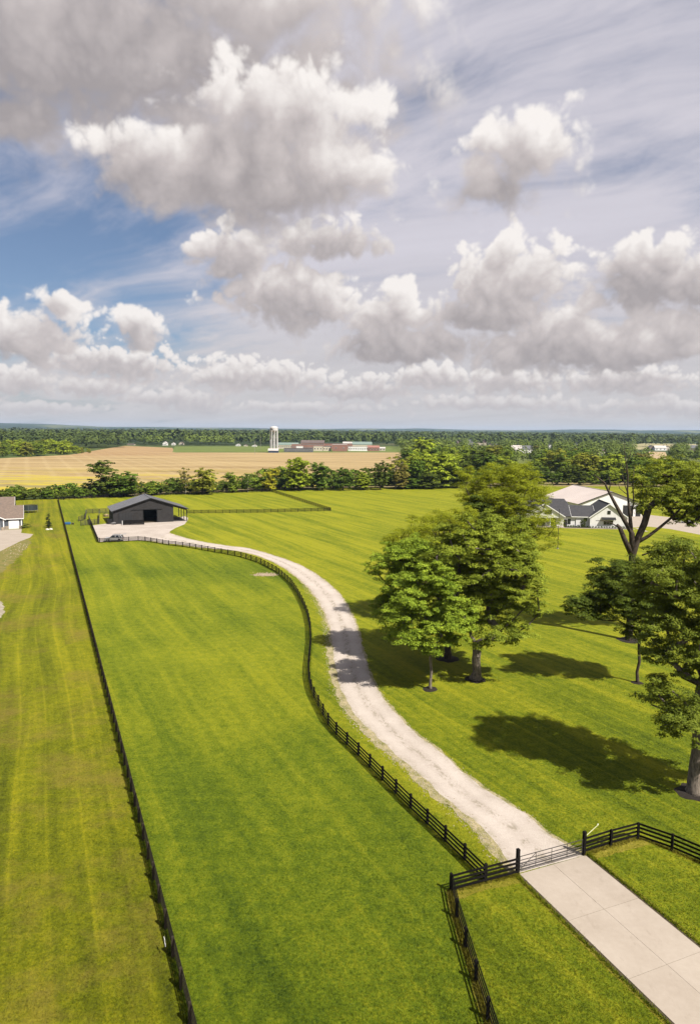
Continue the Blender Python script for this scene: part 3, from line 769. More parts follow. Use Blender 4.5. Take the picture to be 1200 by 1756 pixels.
def skeleton(rs, trunk, targets, r0, rtip=.03, seg=1.0, up=.25):
    """trunk polyline; every target is joined to the nearest node below it by a curved branch. Returns tubes"""
    nodes = [Vector(p_) for p_ in trunk]; par = [-1] + list(range(len(trunk) - 1))
    arr = [tuple(x) for x in nodes]
    first = max(1, len(trunk) // 2)
    tg = sorted([Vector(x) for x in targets], key=lambda x: (x - nodes[-1]).length)
    for T in tg:
        A = np.array(arr); dv = np.array(T) - A; dist = np.linalg.norm(dv, axis=1)
        cost = dist + np.maximum(0, -dv[:, 2] + .2) * 1.6; cost[:first] += 60
        k = int(np.argmin(cost)); P = nodes[k]; L = (T - P).length
        n = max(1, int(L / seg)); prev = k
        ctrl = P.lerp(T, .5) + Vector((rs.uniform(-.12, .12) * L, rs.uniform(-.12, .12) * L, -up * L * .25))
        for i in range(1, n + 1):
            f = i / n; q_ = P * (1 - f) ** 2 + ctrl * 2 * f * (1 - f) + T * f * f
            if i < n: q_ += Vector((rs.uniform(-.1, .1), rs.uniform(-.1, .1), rs.uniform(-.08, .08))) * seg
            nodes.append(q_); par.append(prev); arr.append(tuple(q_)); prev = len(nodes) - 1
    ch = [[] for _ in nodes]
    for i, p_ in enumerate(par):
        if p_ >= 0: ch[p_].append(i)
    w = [0.0] * len(nodes)
    for i in range(len(nodes) - 1, -1, -1):
        if not ch[i]: w[i] = 1.0
        if par[i] >= 0: w[par[i]] += w[i]
    mx = w[0]
    def rad_(i): return max(rtip, r0 * (w[i] / mx) ** .45)
    chains = []; st = [(0, None)]
    while st:
        i, pr = st.pop(); pts = [] if pr is None else [pr]; cur = i
        while True:
            pts.append(cur)
            if not ch[cur]: break
            c = sorted(ch[cur], key=lambda x: -w[x])
            for o_ in c[1:]: st.append((o_, cur))
            cur = c[0]
        chains.append(pts)
    return nodes, chains, rad_
def tree_parts(name, trunk, lobes, nclump, cr, per, size, lm, bm, r0, seed, flat=.55, mind=None, sides=7, extra=None, aspect=.62, sub=7, shellbias=.4, flare=1.5, jit=.6, zmin=None, rtip=.03, dead=None):
    rs = np.random.RandomState(seed)
    cp = clump_points(rs, lobes, nclump, mind or cr * .50, shellbias, zmin)
    nodes, chains, rf = skeleton(rs, trunk, cp, r0, rtip)
    mb = MB()
    for ci, c in enumerate(chains):
        if len(c) < 2: continue
        r_ = [rf(i) for i in c]
        if ci > 0: r_[0] = min(r_[0], r_[1] * 1.25)
        pts = [nodes[i] for i in c]
        if ci == 0:
            z0 = pts[0].z
            pts = [pts[0] + Vector((0, 0, -.15)), pts[0] + Vector((0, 0, .35))] + pts[1:]
            r_ = [r_[0] * flare, r_[0] * (1 + (flare - 1) * .35)] + [x for x in r_[1:]]
        mb.tube(pts, r_, sides if ci < 6 else 5, cap=(ci == 0))
    for (pp, ra, rb) in (dead or []):
        n = len(pp); mb.tube(pp, [ra + (rb - ra) * i / (n - 1) for i in range(n)], 6)
    tm = mb.mesh(name + '_trunk', bm); tm.polygons.foreach_set('use_smooth', [True] * len(tm.polygons))
    radii = cr * rs.uniform(.7, 1.25, len(cp))
    V, F = leaves(rs, cp, radii, per, size, flat, aspect=aspect, sub=sub, jit=jit)
    cm = np_mesh(name + '_crown', V, F, [lm])
    return tm, cm
def place_tree(name, label, cat, loc, tm, cm, rz=0.0, sc=(1, 1, 1), col=None, group=None, mulch=0, trunk=True):
    o = thing(name, label, cat, loc, rz, group); o.scale = sc
    if trunk and tm: link('trunk', tm, o)
    c = link('crown', cm, o)
    if col: c.color = (*col, 1)
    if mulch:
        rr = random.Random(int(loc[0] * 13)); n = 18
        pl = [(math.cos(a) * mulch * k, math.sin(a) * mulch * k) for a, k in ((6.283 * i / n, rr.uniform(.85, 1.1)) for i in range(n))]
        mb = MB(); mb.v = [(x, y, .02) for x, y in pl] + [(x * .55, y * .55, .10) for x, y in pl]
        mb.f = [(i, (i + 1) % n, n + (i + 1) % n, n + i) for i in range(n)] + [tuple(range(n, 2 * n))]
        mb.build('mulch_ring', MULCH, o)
    return o
def W3(px, py, D):
    d = ray(px, py); k = D / d.y; return Vector((d.x * k, D, H + d.z * k))
def lobes_px(base, lst):
    """lobes given as photograph marks + half sizes, at the tree's own distance -> metres about its base"""
    g = G(*base); o = []
    for (px, py, hx, hy, dd, *ry) in lst:
        c = W3(px, py, g.y + dd); k = (g.y + dd) / FPX
        o.append((c.x - g.x, c.y - g.y, c.z, hx * k, (ry[0] if ry else hx * k * .95), hy * k * .98))
    return g, o
MAPLE = leaf_mat('maple_leaf', (.062, .118, .010), (.340, .430, .038), nscale=.5)
DARKL = leaf_mat('dark_leaf', (.026, .050, .008), (.135, .170, .020), nscale=.5)
OAKL = leaf_mat('oak_leaf', (.060, .095, .010), (.320, .370, .036), nscale=.45)
LOCUST = leaf_mat('locust_leaf', (.12, .15, .008), (.36, .39, .022), nscale=.4, trans=.38)
OAKD = leaf_mat('dark_oak_leaf', (.045, .072, .009), (.235, .275, .030), nscale=.45)  # darker green leaf colour of the oak at the right edge
OLDL = leaf_mat('old_tree_leaf', (.065, .095, .010), (.33, .37, .034), nscale=.4)

def trunk_line(x, y, h, n=5, wob=.12, seed=0, lean=(0, 0)):
    r_ = random.Random(seed); return [(lean[0] * i / n * h * .1 + (r_.uniform(-wob, wob) if i else 0), lean[1] * i / n * h * .1 + (r_.uniform(-wob, wob) if i else 0), h * i / n) for i in range(n + 1)]
BIG = []
def big_tree(name, label, base, lst, th, r0, ncl, cr, per, size, lm, bm, seed, mulch=0, **kw):
    g, lb = lobes_px(base, lst)
    tm, cm = tree_parts(name, trunk_line(0, 0, th, 5, .12, seed), lb, ncl, cr, per, size, lm, bm, r0, seed, **kw)
    return place_tree(name, label, 'tree', (g.x, g.y, 0), tm, cm, mulch=mulch)
# the clump beside the drive
big_tree('maple_tree', 'fresh green maple with a slim trunk, nearest of the clump beside the drive', (737, 1182),
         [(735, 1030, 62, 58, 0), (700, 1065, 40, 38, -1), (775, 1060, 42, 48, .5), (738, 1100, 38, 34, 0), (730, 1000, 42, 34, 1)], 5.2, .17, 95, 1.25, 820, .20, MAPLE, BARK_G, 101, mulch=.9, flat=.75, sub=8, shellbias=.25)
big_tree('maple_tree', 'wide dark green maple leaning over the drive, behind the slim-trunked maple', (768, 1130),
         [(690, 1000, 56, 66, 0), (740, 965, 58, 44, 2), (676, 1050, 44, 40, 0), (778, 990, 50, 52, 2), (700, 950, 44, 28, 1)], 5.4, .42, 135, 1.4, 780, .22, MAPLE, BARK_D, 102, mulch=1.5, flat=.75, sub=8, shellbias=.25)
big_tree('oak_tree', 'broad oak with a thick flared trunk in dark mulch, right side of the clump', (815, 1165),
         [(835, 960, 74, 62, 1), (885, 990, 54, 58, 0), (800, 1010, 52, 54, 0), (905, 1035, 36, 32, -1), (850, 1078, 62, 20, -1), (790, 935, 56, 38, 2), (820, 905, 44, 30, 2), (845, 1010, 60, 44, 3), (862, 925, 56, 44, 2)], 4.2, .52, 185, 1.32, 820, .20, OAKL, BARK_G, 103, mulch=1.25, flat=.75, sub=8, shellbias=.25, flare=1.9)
big_tree('locust_tree', 'airy yellow-green honey locust behind the maples on the left of the clump', (752, 1065),
         [(745, 918, 66, 36, 0), (702, 935, 48, 24, 0), (790, 905, 50, 34, 2), (730, 950, 54, 34, 2)], 8.5, .25, 130, 1.4, 700, .16, LOCUST, BARK_D, 104, flat=.6, sub=10, aspect=.5)
big_tree('locust_tree', 'tall feathery yellow-green honey locust, farthest and highest of the clump', (882, 1008),
         [(862, 836, 70, 40, 0), (898, 868, 50, 50, 1), (835, 880, 46, 50, 2), (862, 905, 56, 44, 2), (815, 905, 36, 34, 3), (912, 925, 46, 40, 0), (895, 955, 40, 30, 0), (925, 890, 34, 36, 0), (828, 850, 40, 32, 0), (890, 822, 42, 24, 2), (815, 815, 28, 12, 0), (920, 845, 26, 18, 0), (865, 890, 46, 50, 3)], 9.0, .38, 320, 1.7, 640, .20, LOCUST, BARK_D, 105, flat=.58, sub=10, aspect=.5)
big_tree('young_tree', 'small dark green tree squeezed between the two honey locusts', (820, 1015),
         [(817, 885, 22, 28, 0), (822, 920, 26, 26, 0), (815, 862, 12, 14, 0)], 5.5, .16, 60, 1.2, 420, .27, DARKL, BARK_D, 106)
# right of the picture
big_tree('oak_tree', 'largest oak at the right edge with a thick pale trunk rooted near the fence', (1190, 1360),
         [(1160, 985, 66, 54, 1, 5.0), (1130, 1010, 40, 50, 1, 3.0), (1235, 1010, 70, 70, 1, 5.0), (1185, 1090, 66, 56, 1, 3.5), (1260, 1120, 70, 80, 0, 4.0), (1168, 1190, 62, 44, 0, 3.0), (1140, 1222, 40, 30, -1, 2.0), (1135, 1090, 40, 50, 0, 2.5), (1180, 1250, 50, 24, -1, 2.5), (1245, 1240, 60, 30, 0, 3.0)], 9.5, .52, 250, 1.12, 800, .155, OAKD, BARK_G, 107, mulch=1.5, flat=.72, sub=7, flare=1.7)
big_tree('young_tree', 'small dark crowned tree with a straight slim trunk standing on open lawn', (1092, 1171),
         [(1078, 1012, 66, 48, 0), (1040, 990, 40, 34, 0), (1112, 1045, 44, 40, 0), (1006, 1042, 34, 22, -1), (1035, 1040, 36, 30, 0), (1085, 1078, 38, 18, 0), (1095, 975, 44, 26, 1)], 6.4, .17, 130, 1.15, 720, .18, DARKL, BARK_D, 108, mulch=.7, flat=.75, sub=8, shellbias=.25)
# old half-dead tree
g, lb = lobes_px((1077, 1098), [(1125, 828, 42, 30, 0), (1166, 850, 40, 30, 0), (1195, 818, 36, 26, 0), (1108, 860, 22, 20, 1), (1180, 885, 34, 14, 1), (1140, 800, 28, 18, 1), (1088, 905, 14, 8, 0), (1222, 860, 40, 40, 0)])
def L3(px, py, dd=0): c = W3(px, py, g.y + dd); return (c.x - g.x, c.y - g.y, c.z)
trk = [(0, 0, 0), L3(1081, 1040), L3(1082, 985), L3(1083, 955), L3(1092, 925), L3(1104, 898), L3(1112, 870)]
dead = [([L3(1084, 955), L3(1083, 915), L3(1070, 893), L3(1054, 864), L3(1043, 843), L3(1036, 828), L3(1018, 814)], .40, .06),
        ([L3(1082, 950), L3(1070, 925), L3(1062, 905), L3(1057, 900)], .42, .22), ([L3(1062, 906), L3(1048, 897), L3(1034, 893), L3(1021, 893)], .10, .04),
        ([L3(1083, 955), L3(1081, 905), L3(1079, 880), L3(1077, 862)], .34, .17), ([L3(1077, 864), L3(1075, 840), L3(1076, 815), L3(1072, 790), L3(1069, 762)], .15, .025), ([L3(1076, 815), L3(1066, 795), L3(1064, 785)], .06, .02), ([L3(1073, 795), L3(1080, 780), L3(1079, 770)], .06, .02), ([L3(1077, 850), L3(1062, 838), L3(1058, 826)], .07, .02),
        ([L3(1080, 890), L3(1086, 860), L3(1084, 830), L3(1087, 800)], .14, .03), ([L3(1043, 843), L3(1046, 830), L3(1043, 818)], .09, .03), ([L3(1077, 850), L3(1070, 830), L3(1066, 812)], .08, .03),
        ([L3(1092, 930), L3(1110, 920), L3(1130, 905), L3(1150, 888), L3(1166, 872)], .28, .12), ([L3(1140, 935), L3(1152, 925), L3(1170, 922), L3(1188, 928)], .09, .04), ([L3(1100, 952), L3(1122, 945), L3(1140, 935)], .12, .09)]
tm, cm = tree_parts('old_tree', trk, lb, 125, 1.35, 560, .19, OLDL, BARK_D, .46, 109, flat=.95, sub=10, dead=dead, shellbias=.3)
place_tree('old_tree', 'tall old half-dead tree with bare forked limbs rising in front of the white farmhouse', 'tree', (g.x, g.y, 0), tm, cm, mulch=1.6)

# ---- a small library of distant trees, 10 m high at scale 1
LIBL = leaf_mat('wood_leaf', (.34, .40, .20), (1.35, 1.25, 1.0), objcol=True, nscale=.22, trans=.15, var=.5)
LIB = []
for i, (w, hgt, ncl, flat, airy, lob) in enumerate(((3.9, 10, 74, .62, 0, 5), (3.3, 10, 64, .7, 0, 4), (4.6, 10, 86, .55, 0, 6), (2.5, 10, 46, .8, 0, 3), (3.7, 10, 34, .45, 1, 5), (3.0, 10, 56, .7, 0, 4))):
    rs = np.random.RandomState(300 + i); lb = []
    for k in range(lob):
        a = rs.uniform(0, 6.28); rr = w * rs.uniform(.2, .5); z = rs.uniform(2.3, 7.4); s_ = w * rs.uniform(.45, .68)
        lb.append((math.cos(a) * rr, math.sin(a) * rr, z, s_, s_, min(s_ * rs.uniform(.7, 1.0), 9.6 - z)))
    lb.append((0, 0, 5.0, w * .8, w * .8, 4.2))
    if not airy: lb += [(w * .45, 0, 2.0, w * .5, w * .6, 1.5), (-w * .45, .3, 2.1, w * .5, w * .6, 1.5)]
    LIB.append(tree_parts('wood_tree', trunk_line(0, 0, 4.0, 3, .15, i), lb, ncl, 1.2 if not airy else 1.0, 95 if not airy else 60, .48, LIBL, BARK_D if i != 4 else BARK_P, .22, 300 + i, flat=flat, sides=5, sub=5, shellbias=.35, rtip=.05))
SHR = []
for i in range(3):
    rs = np.random.RandomState(400 + i)
    lb = [(rs.uniform(-1, 1) * .5, rs.uniform(-1, 1) * .5, .8, .9, .9, .8), (rs.uniform(-1, 1) * .6, rs.uniform(-1, 1) * .6, 1.0, .8, .8, .7), (0, 0, 1.1, .9, .9, .8)]
    SHR.append(tree_parts('shrub', trunk_line(0, 0, .6, 2, .05, i), lb, 16, .55, 60, .26, LIBL, BARK_D, .05, 400 + i, sides=4, sub=5))
TONES = {'dark': (.085, .115, .022), 'deep': (.100, .160, .024), 'mid': (.150, .210, .028), 'fresh': (.26, .33, .034), 'olive': (.220, .235, .036), 'yellow': (.30, .29, .028), 'brown': (.19, .17, .05), 'blue': (.08, .11, .05)}
def tcol(t, r_): c = TONES[t]; k = r_.uniform(.85, 1.15); return tuple(x * k for x in c)
rt_ = random.Random(77)
def wood_tree(px, by, ty, wpx, var, tone, label, group=None, name='wood_tree', cat='tree'):
    g = G(px, by); Dk = g.y / FPX
    hz = 741 + (px - 600) * .0087
    hgt = H * (by - ty) / (by - hz); wid = wpx * Dk
    libw = (8.6, 7.4, 10.2, 5.8, 8.2, 6.8)[var]
    s = hgt / 10.0; sx = wid / libw
    return place_tree(name, label, cat, (g.x, g.y, 0), LIB[var][0], LIB[var][1], rt_.uniform(0, 6.28), (sx, sx, s), tcol(tone, rt_), group)
hr = [
 (174, 851, 784, 60, 1, 'dark', 'tall dark tree rising over the hedgerow left of the barn'),
 (213, 852, 803, 58, 0, 'deep', 'rounded bushy green tree just behind the barn\'s left side'),
 (232, 851, 815, 26, 4, 'olive', 'thin ragged tree beside the bushy tree behind the barn'),
 (257, 850, 822, 18, 3, 'mid', 'small upright tree in the hedgerow above the barn ridge'),
 (319, 848, 792, 26, 4, 'brown', 'sparse half-bare tree beside the round olive tree in the hedgerow'),
 (348, 848, 797, 50, 0, 'olive', 'broad round olive tree in the hedgerow right of the barn'),
 (400, 845, 806, 26, 1, 'mid', 'slim green tree where the yellow flowers start'),
 (425, 844, 805, 26, 4, 'deep', 'ragged small tree in front of the yellow flowers'),
 (463, 842, 798, 32, 1, 'yellow', 'bright yellow-green tree at the paddock fence corner'),
 (511, 841, 776, 60, 2, 'fresh', 'big spreading fresh green tree, tallest near the middle hedgerow'),
 (553, 841, 788, 40, 1, 'deep', 'pointed deep green tree right of the big spreading one'),
 (588, 841, 797, 40, 0, 'deep', 'rounded deep green tree in the middle of the hedgerow'),
 (622, 840, 806, 34, 5, 'fresh', 'low light green tree in the hedgerow below the school'),
 (652, 840, 784, 34, 0, 'dark', 'dark round tree in front of the end of the tan field'),
 (678, 838, 770, 46, 4, 'olive', 'tall airy olive tree at the corner of the tan field'),
 (690, 839, 790, 34, 5, 'brown', 'brownish green tree below the airy olive tree'),
 (713, 838, 775, 34, 3, 'deep', 'narrow deep green tree right of the field corner'),
 (760, 836, 770, 76, 2, 'fresh', 'wide domed fresh green tree at the start of the wood'),
 (700, 838, 815, 50, 2, 'deep', 'low dense dark green tree at the lawn edge under the field corner'),
 (735, 838, 806, 56, 2, 'dark', 'low dense dark tree at the lawn edge under the domed tree'),
 (783, 837, 800, 40, 0, 'dark', 'dark tree at the lawn edge beside the honey locust'),
 (722, 800, 744, 56, 0, 'fresh', 'tallest fresh green tree of the wood seen against the far hills'),
 (796, 815, 764, 44, 1, 'mid', 'mid green tree behind the honey locust top'),
 (850, 808, 757, 52, 2, 'olive', 'broad olive tree above the honey locust crown')]
for a in hr: wood_tree(*a[:6], a[6])
# undergrowth trees and shrubs of the hedgerow
def shrub(px, by, hgt, wid, tone, label, group, name='shrub'):
    g = G(px, by) ; k = rt_.randrange(3)
    return place_tree(name, label, 'shrub', (g.x, g.y, 0), None, SHR[k][1], rt_.uniform(0, 6.28), (wid / 2.6, wid / 2.6, hgt / 1.9), tcol(tone, rt_), group, trunk=False)
hline = [(-40, 861), (0, 859), (100, 856), (150, 853.5), (280, 848), (400, 843.5), (480, 839.5), (640, 837.5), (790, 836)]
def hl(x):
    for (a, b_), (c, d) in zip(hline, hline[1:]):
        if x <= c: return b_ + (d - b_) * (x - a) / (c - a)
    return hline[-1][1]
TW = {'dark': 'dark green', 'deep': 'deep green', 'mid': 'mid green', 'fresh': 'light green', 'olive': 'olive green', 'brown': 'brownish', 'yellow': 'yellowish'}
def hmark(x):
    for lim, w in ((20, 'behind the brown-roofed house'), (75, 'behind the trampoline'), (125, "at the long fence's far end"), (165, 'left of the tall dark tree'), (200, 'under the tall dark tree'), (240, 'behind the barn roof\'s left slope'), (290, 'above the barn ridge'),
                   (335, 'around the half-bare tree'), (380, 'by the round olive tree'), (430, 'in front of the yellow flowers'), (475, 'by the paddock fence corner'), (530, 'under the big spreading tree'), (575, 'under the pointed deep green tree'), (620, 'in the middle of the hedgerow'), (665, 'under the dark round tree'), (720, 'below the airy olive tree')):
        if x < lim: return w
    return 'below the wide domed tree'
SU = set()
x = -30.0
while x < 790:
    left = x < 150; mid_ = 150 <= x < 420
    for k in range(2):
        hgt = rt_.uniform(3.0, 5.2) if left else (rt_.uniform(3.2, 6.0) if mid_ else rt_.uniform(4.5, 9))
        tone = rt_.choice(['dark', 'deep', 'deep', 'mid', 'dark'])
        lab = ('taller ' if hgt > (4.2 if left else 5) else 'lower ') + TW[tone] + " shrub in the hedgerow's " + ('front ' if k == 0 else 'back ') + hmark(x)
        wr_ = rt_.uniform(1.1, 1.6)
        if lab in SU: lab = ('broad ' if wr_ > 1.35 else 'compact ') + lab
        SU.add(lab)
        shrub(x + rt_.uniform(-4, 4), hl(x) - 3.5 * k - rt_.uniform(0, 1.2), hgt * (1 + .15 * k), hgt * wr_, tone, lab, 'hedgerow shrubs')
    x += rt_.uniform(9, 13) if x < 420 else rt_.uniform(12, 17)
# bright yellow-flowered bushes behind the hedge are part of the field's flowers
# the wood behind the farmhouse: nearest trees one by one
GAPS = [(278, 316, 768), (216, 234, 768), (402, 442, 768), (779, 790, 768), (801, 833, 768), (835, 856, 776), (876, 913, 784), (938, 947, 778), (983, 990, 772), (1022, 1042, 784), (1110, 1150, 790), (1176, 1198, 780), (476, 662, 776)]
SHAPE = {0: 'rounded', 1: 'upright', 2: 'spreading', 3: 'narrow', 5: 'oval'}
USED = {}
def uniq(lab, var, g):
    if lab in USED: lab = SHAPE.get(var, 'ragged') + ' ' + lab
    if lab in USED: lab = lab.replace('medium ', 'slender ').replace('tall ', 'lofty ').replace('low ', 'squat ')
    USED[lab] = 1; return lab
def mark(px):
    for x, w in ((672, "under the school's right end"), (712, 'at the corner of the big tan field'), (752, 'left of the wide domed tree'), (795, 'beside the wide domed tree'), (835, 'behind the tall honey locust\'s left half'),
                 (880, 'behind the top of the tall honey locust'), (925, 'below the large white gabled far house'), (962, "over the machine shed's left end"), (1005, 'over the machine shed roof'), (1046, "left of the old tree's bare top"),
                 (1088, "behind the old tree's bare limbs"), (1122, "over the old tree's leafy crown"), (1160, 'in front of the small tan field'), (1205, 'near the right edge of the picture')):
        if px < x: return w
    return 'just beyond the right edge'
rw = random.Random(5); pts = []; tries = 0
def okp(g, px, py, mind):
    if 1100 < px < 1152 and 772 < py < 812: return False
    if any(a - 2 < px < b_ + 2 and base - 3 < py < base + 22 for a, b_, base in GAPS if base > 765 and a > 700): return False
    return not any((g.xy - o_[0]).length < mind for o_ in pts)
x = 655.0
while x < 1300:                                   # the wood's edge along the lawn
    py = 834.5 - rw.uniform(0, 1.5) + (max(0, x - 1100) * .03) - (2.5 if 925 < x < 1100 else 0); g = G(x, py); pts.append((g.xy.copy(), x, py, 0)); x += rw.uniform(15, 22)
while len(pts) < 215 and tries < 30000:
    tries += 1
    px = rw.uniform(700, 1290); y0 = 830; lo = 772
    py = lo + (y0 - lo) * rw.random() ** .6; g = G(px, py)
    if not okp(g, px, py, 9.5): continue
    pts.append((g.xy.copy(), px, py, 1))
pts.sort(key=lambda o_: o_[1])
for (gxy, px, py, row) in pts:
    D = gxy.y; hh = rw.uniform(13, 20) * (1.05 if px < 1060 else .9)
    if row == 0: hh = rw.uniform(8, 14)
    if 872 < px < 925 and D < 700: hh *= .62
    if px > 1040 and D > 480: hh *= .6
    if D > 700: hh *= .8
    tone = rw.choice(['dark', 'deep', 'mid', 'mid', 'fresh', 'olive', 'deep', 'fresh', 'brown' if rw.random() < .3 else 'mid'])
    var = rw.choice([0, 1, 2, 3, 5, 0, 1])
    dw = 'at the lawn edge' if row == 0 else ('in the near rows' if D < 450 else ('in the middle rows' if D < 600 else 'in the back rows'))
    sz = 'tall' if hh > 16 else ('low' if hh < 11.5 else 'medium')
    lab = (sz + ' ' + TW[tone] + ' tree ' + dw + ', ' + mark(px)).replace('the middle rows', 'mid rows').replace('the back rows', 'back rows').replace('the near rows', 'near rows')
    lab = uniq(lab, var, gxy); place_tree('wood_tree', lab, 'tree', (gxy.x, gxy.y, 0), LIB[var][0], LIB[var][1], rw.uniform(0, 6.28), (hh / 10 * rw.uniform(.95, 1.3),) * 2 + (hh / 10,), tcol(tone, rw), 'trees of the wood beyond the farmhouse')
# the wood at the left edge
pts = []; tries = 0
while len(pts) < 62 and tries < 9000:
    tries += 1
    px = rw.uniform(-70, 158); yb = 787 - (px + 60) * .042; py = yb - rw.random() ** 1.3 * (10 if px < 120 else 3)
    g = G(px, py)
    if any((g.xy - o_[0]).length < 11 for o_ in pts): continue
    pts.append((g.xy.copy(), px, py))
for (gxy, px, py) in pts:
    hh = rw.uniform(13, 19) * (1 if px < 110 else max(.35, 1 - (px - 110) / 60)); tone = rw.choice(['fresh', 'fresh', 'olive', 'mid', 'fresh']); var = rw.choice([0, 1, 2, 5])
    wh = 'beyond the left edge' if px < 0 else ('at its left end' if px < 45 else ('in its middle' if px < 100 else 'at its tapering right tip'))
    lab = ('tall ' if hh > 16 else ('low ' if hh < 11 else 'medium ')) + TW[tone] + " tree in the left wood's " + ('front' if py > 787 - (px + 60) * .042 - 2.5 else 'back') + ' row, ' + wh
    lab = uniq(lab, var, gxy); place_tree('wood_tree', lab, 'tree', (gxy.x, gxy.y, 0), LIB[var][0], LIB[var][1], rw.uniform(0, 6.28),
               (hh / 10 * rw.uniform(1.0, 1.35),) * 2 + (hh / 10,), tcol(tone, rw), 'trees of the wood left of the tan field')
# farther woods, uncountable: masses of crowns
FARL = leaf_mat('far_leaf', (.042, .066, .013), (.145, .185, .032), nscale=.06, trans=.08, var=.22)
FARD = leaf_mat('far_leaf_dark', (.024, .040, .012), (.085, .112, .024), nscale=.06, trans=.08, var=.22)
def woodland(name, centers, heights, nq, qs, mat, seed, label=None):
    rs = np.random.RandomState(seed); c = np.array(centers, float); h = np.array(heights, float); N = len(c)
    d = rs.randn(N * nq, 3); d[:, 2] = np.abs(d[:, 2]) * 1.0 - .15; d /= np.linalg.norm(d, axis=1, keepdims=True)
    hh = np.repeat(h, nq)[:, None]; wr = np.repeat(rs.uniform(.36, .52, N), nq)[:, None]
    lump = 1 + .22 * np.sin(d[:, :1] * 5 + np.repeat(rs.uniform(0, 6, N), nq)[:, None]) * np.cos(d[:, 1:2] * 4 + np.repeat(rs.uniform(0, 6, N), nq)[:, None])
    pos = np.concatenate([np.repeat(c, nq, 0), hh * .5], 1) + d * lump * np.concatenate([hh * wr, hh * wr, hh * .5], 1) * rs.uniform(.85, 1.05, (N * nq, 1))
    nr = d + rs.randn(N * nq, 3) * .16 + np.array((0, 0, .25)); nr /= np.linalg.norm(nr, axis=1, keepdims=True)
    t = rs.randn(N * nq, 3); t -= nr * (t * nr).sum(1, keepdims=True); t /= np.linalg.norm(t, axis=1, keepdims=True); b_ = np.cross(nr, t)
    s = hh * qs * rs.uniform(.6, 1.3, (N * nq, 1)) * .5
    V = np.stack([pos - t * s, pos + b_ * s * .8, pos + t * s, pos - b_ * s * .8], 1).reshape(-1, 3)
    me = np_mesh(name, V, np.arange(len(V)).reshape(-1, 4), [mat])
    return tag(link(name, me), label, kind='stuff')
def fill(px0, px1, y0, y1, n, hmin, hmax, r_, avoid=None):
    cs, hs = [], []
    for _ in range(n):
        px = r_.uniform(px0, px1); a = (y0(px) if callable(y0) else y0); b_ = (y1(px) if callable(y1) else y1)
        # even over the ground rather than over the picture
        h0 = 741 + (px - 600) * .0087
        Da, Db = 1 / (a - h0), 1 / (b_ - h0); py = h0 + 1 / r_.uniform(min(Da, Db), max(Da, Db))
        if gap(px, py): continue
        g = G(px, py)
        if avoid and avoid(px, py, g): continue
        cs.append((g.x, g.y)); hs.append(r_.uniform(hmin, hmax))
    return cs, hs
r_ = random.Random(9)
GAPS0 = [(278, 316, 768), (216, 234, 768), (402, 442, 768), (779, 790, 768), (801, 833, 768), (835, 856, 776), (876, 913, 784), (938, 947, 778), (983, 990, 772), (1022, 1042, 784), (1110, 1150, 790), (1176, 1198, 780), (476, 662, 776)]
def gap(px, py): return any(a - 2 < px < b_ + 2 and (base - 16 if py_far else base - 9) < py < base + 12 for a, b_, base in GAPS for py_far in (0,))
_fill0 = None
c, h = fill(690, 1350, 800, 772, 650, 12, 19, r_, lambda px, py, g: (1085 < px < 1155 and 770 < py < 795)); woodland('woodland', c, h, 150, .12, FARL, 1)
c, h = fill(680, 1060, 772, 755, 1300, 12, 19, r_); woodland('woodland', c, h, 70, .17, FARL, 2)
c, h = fill(-60, 222, 769, 758, 620, 16, 25, r_, lambda px, py, g: py > 769.5 - max(0, px - 150) * .03); woodland('woodland', c, h, 90, .17, FARD, 3)
c, h = fill(205, 470, 764.5, 753, 1000, 14, 23, r_); woodland('woodland', c, h, 70, .19, FARL, 4)
c, h = fill(440, 700, 762, 753, 1000, 14, 22, r_); woodland('woodland', c, h, 60, .2, FARL, 5)
c, h = fill(1030, 1300, 762, 757.5, 160, 7, 12, r_); woodland('woodland', c, h, 50, .2, FARD, 6)
# tree belts out to the hills
cs, hs = [], []
for k in range(46):
    D = 1450 * (1.044 ** k) ; n = int(90 + k * 3); x0 = r_.uniform(-.62, .3) * D; ln = r_.uniform(.2, .7) * D
    for i in range(n): cs.append((x0 + ln * (i + r_.uniform(-.6, .6)) / n, D + r_.uniform(-1, 1) * D * .018 + ln * .04 * math.sin(i * .2))); hs.append(r_.uniform(14, 25) * (1 + D / 7000))
woodland('woodland', cs, hs, 34, .26, FARD, 7)
# ------------------------------------------------------------------ buildings
def frame_at(o, rz):
    c, s_ = math.cos(rz), math.sin(rz)
    def along(px, y=0.0):          # distance along the front line (local x) seen at image column px
        d = ray(px, 900); ox, oy = o[0] - s_ * y, o[1] + c * y
        return (ox * d.y - oy * d.x) / (-(c) * d.y + s_ * d.x)
    return along
def metal_sheet(name, c1, c2, rough=.45):
    return simple(name, c1, c2, .6, rough, .4)
CHAR = simple('charcoal_siding', (.034, .032, .032), (.024, .023, .024), .8, .75, .12)
CHARD = simple('charcoal_trim', (.012, .012, .013), None, 2, .6)
ROOFM = simple('grey_metal_roof', (.135, .135, .145), (.10, .10, .11), .4, .5, .4)
WHITE = simple('white_siding', (.66, .65, .635), (.58, .57, .56), .7, .7)
WTRIM = simple('white_trim', (.70, .69, .68), (.62, .61, .60), 1, .6)
TANR = simple('tan_metal_roof', (.48, .42, .39), (.42, .365, .34), .12, .55, .3)
SHING = simple('dark_shingle', (.050, .048, .052), (.030, .030, .034), 1.6, .9, bumps=.3)
BRSH = simple('brown_shingle', (.155, .115, .092), (.105, .08, .066), 1.6, .9, bumps=.3)
m, t, b = new_mat('window_glass', .08, .6); b.inputs['Base Color'].default_value = (.012, .014, .017, 1)
GLASS = m
BLUEG = simple('blue_grey_siding', (.075, .085, .10), (.06, .068, .08), 1, .7)
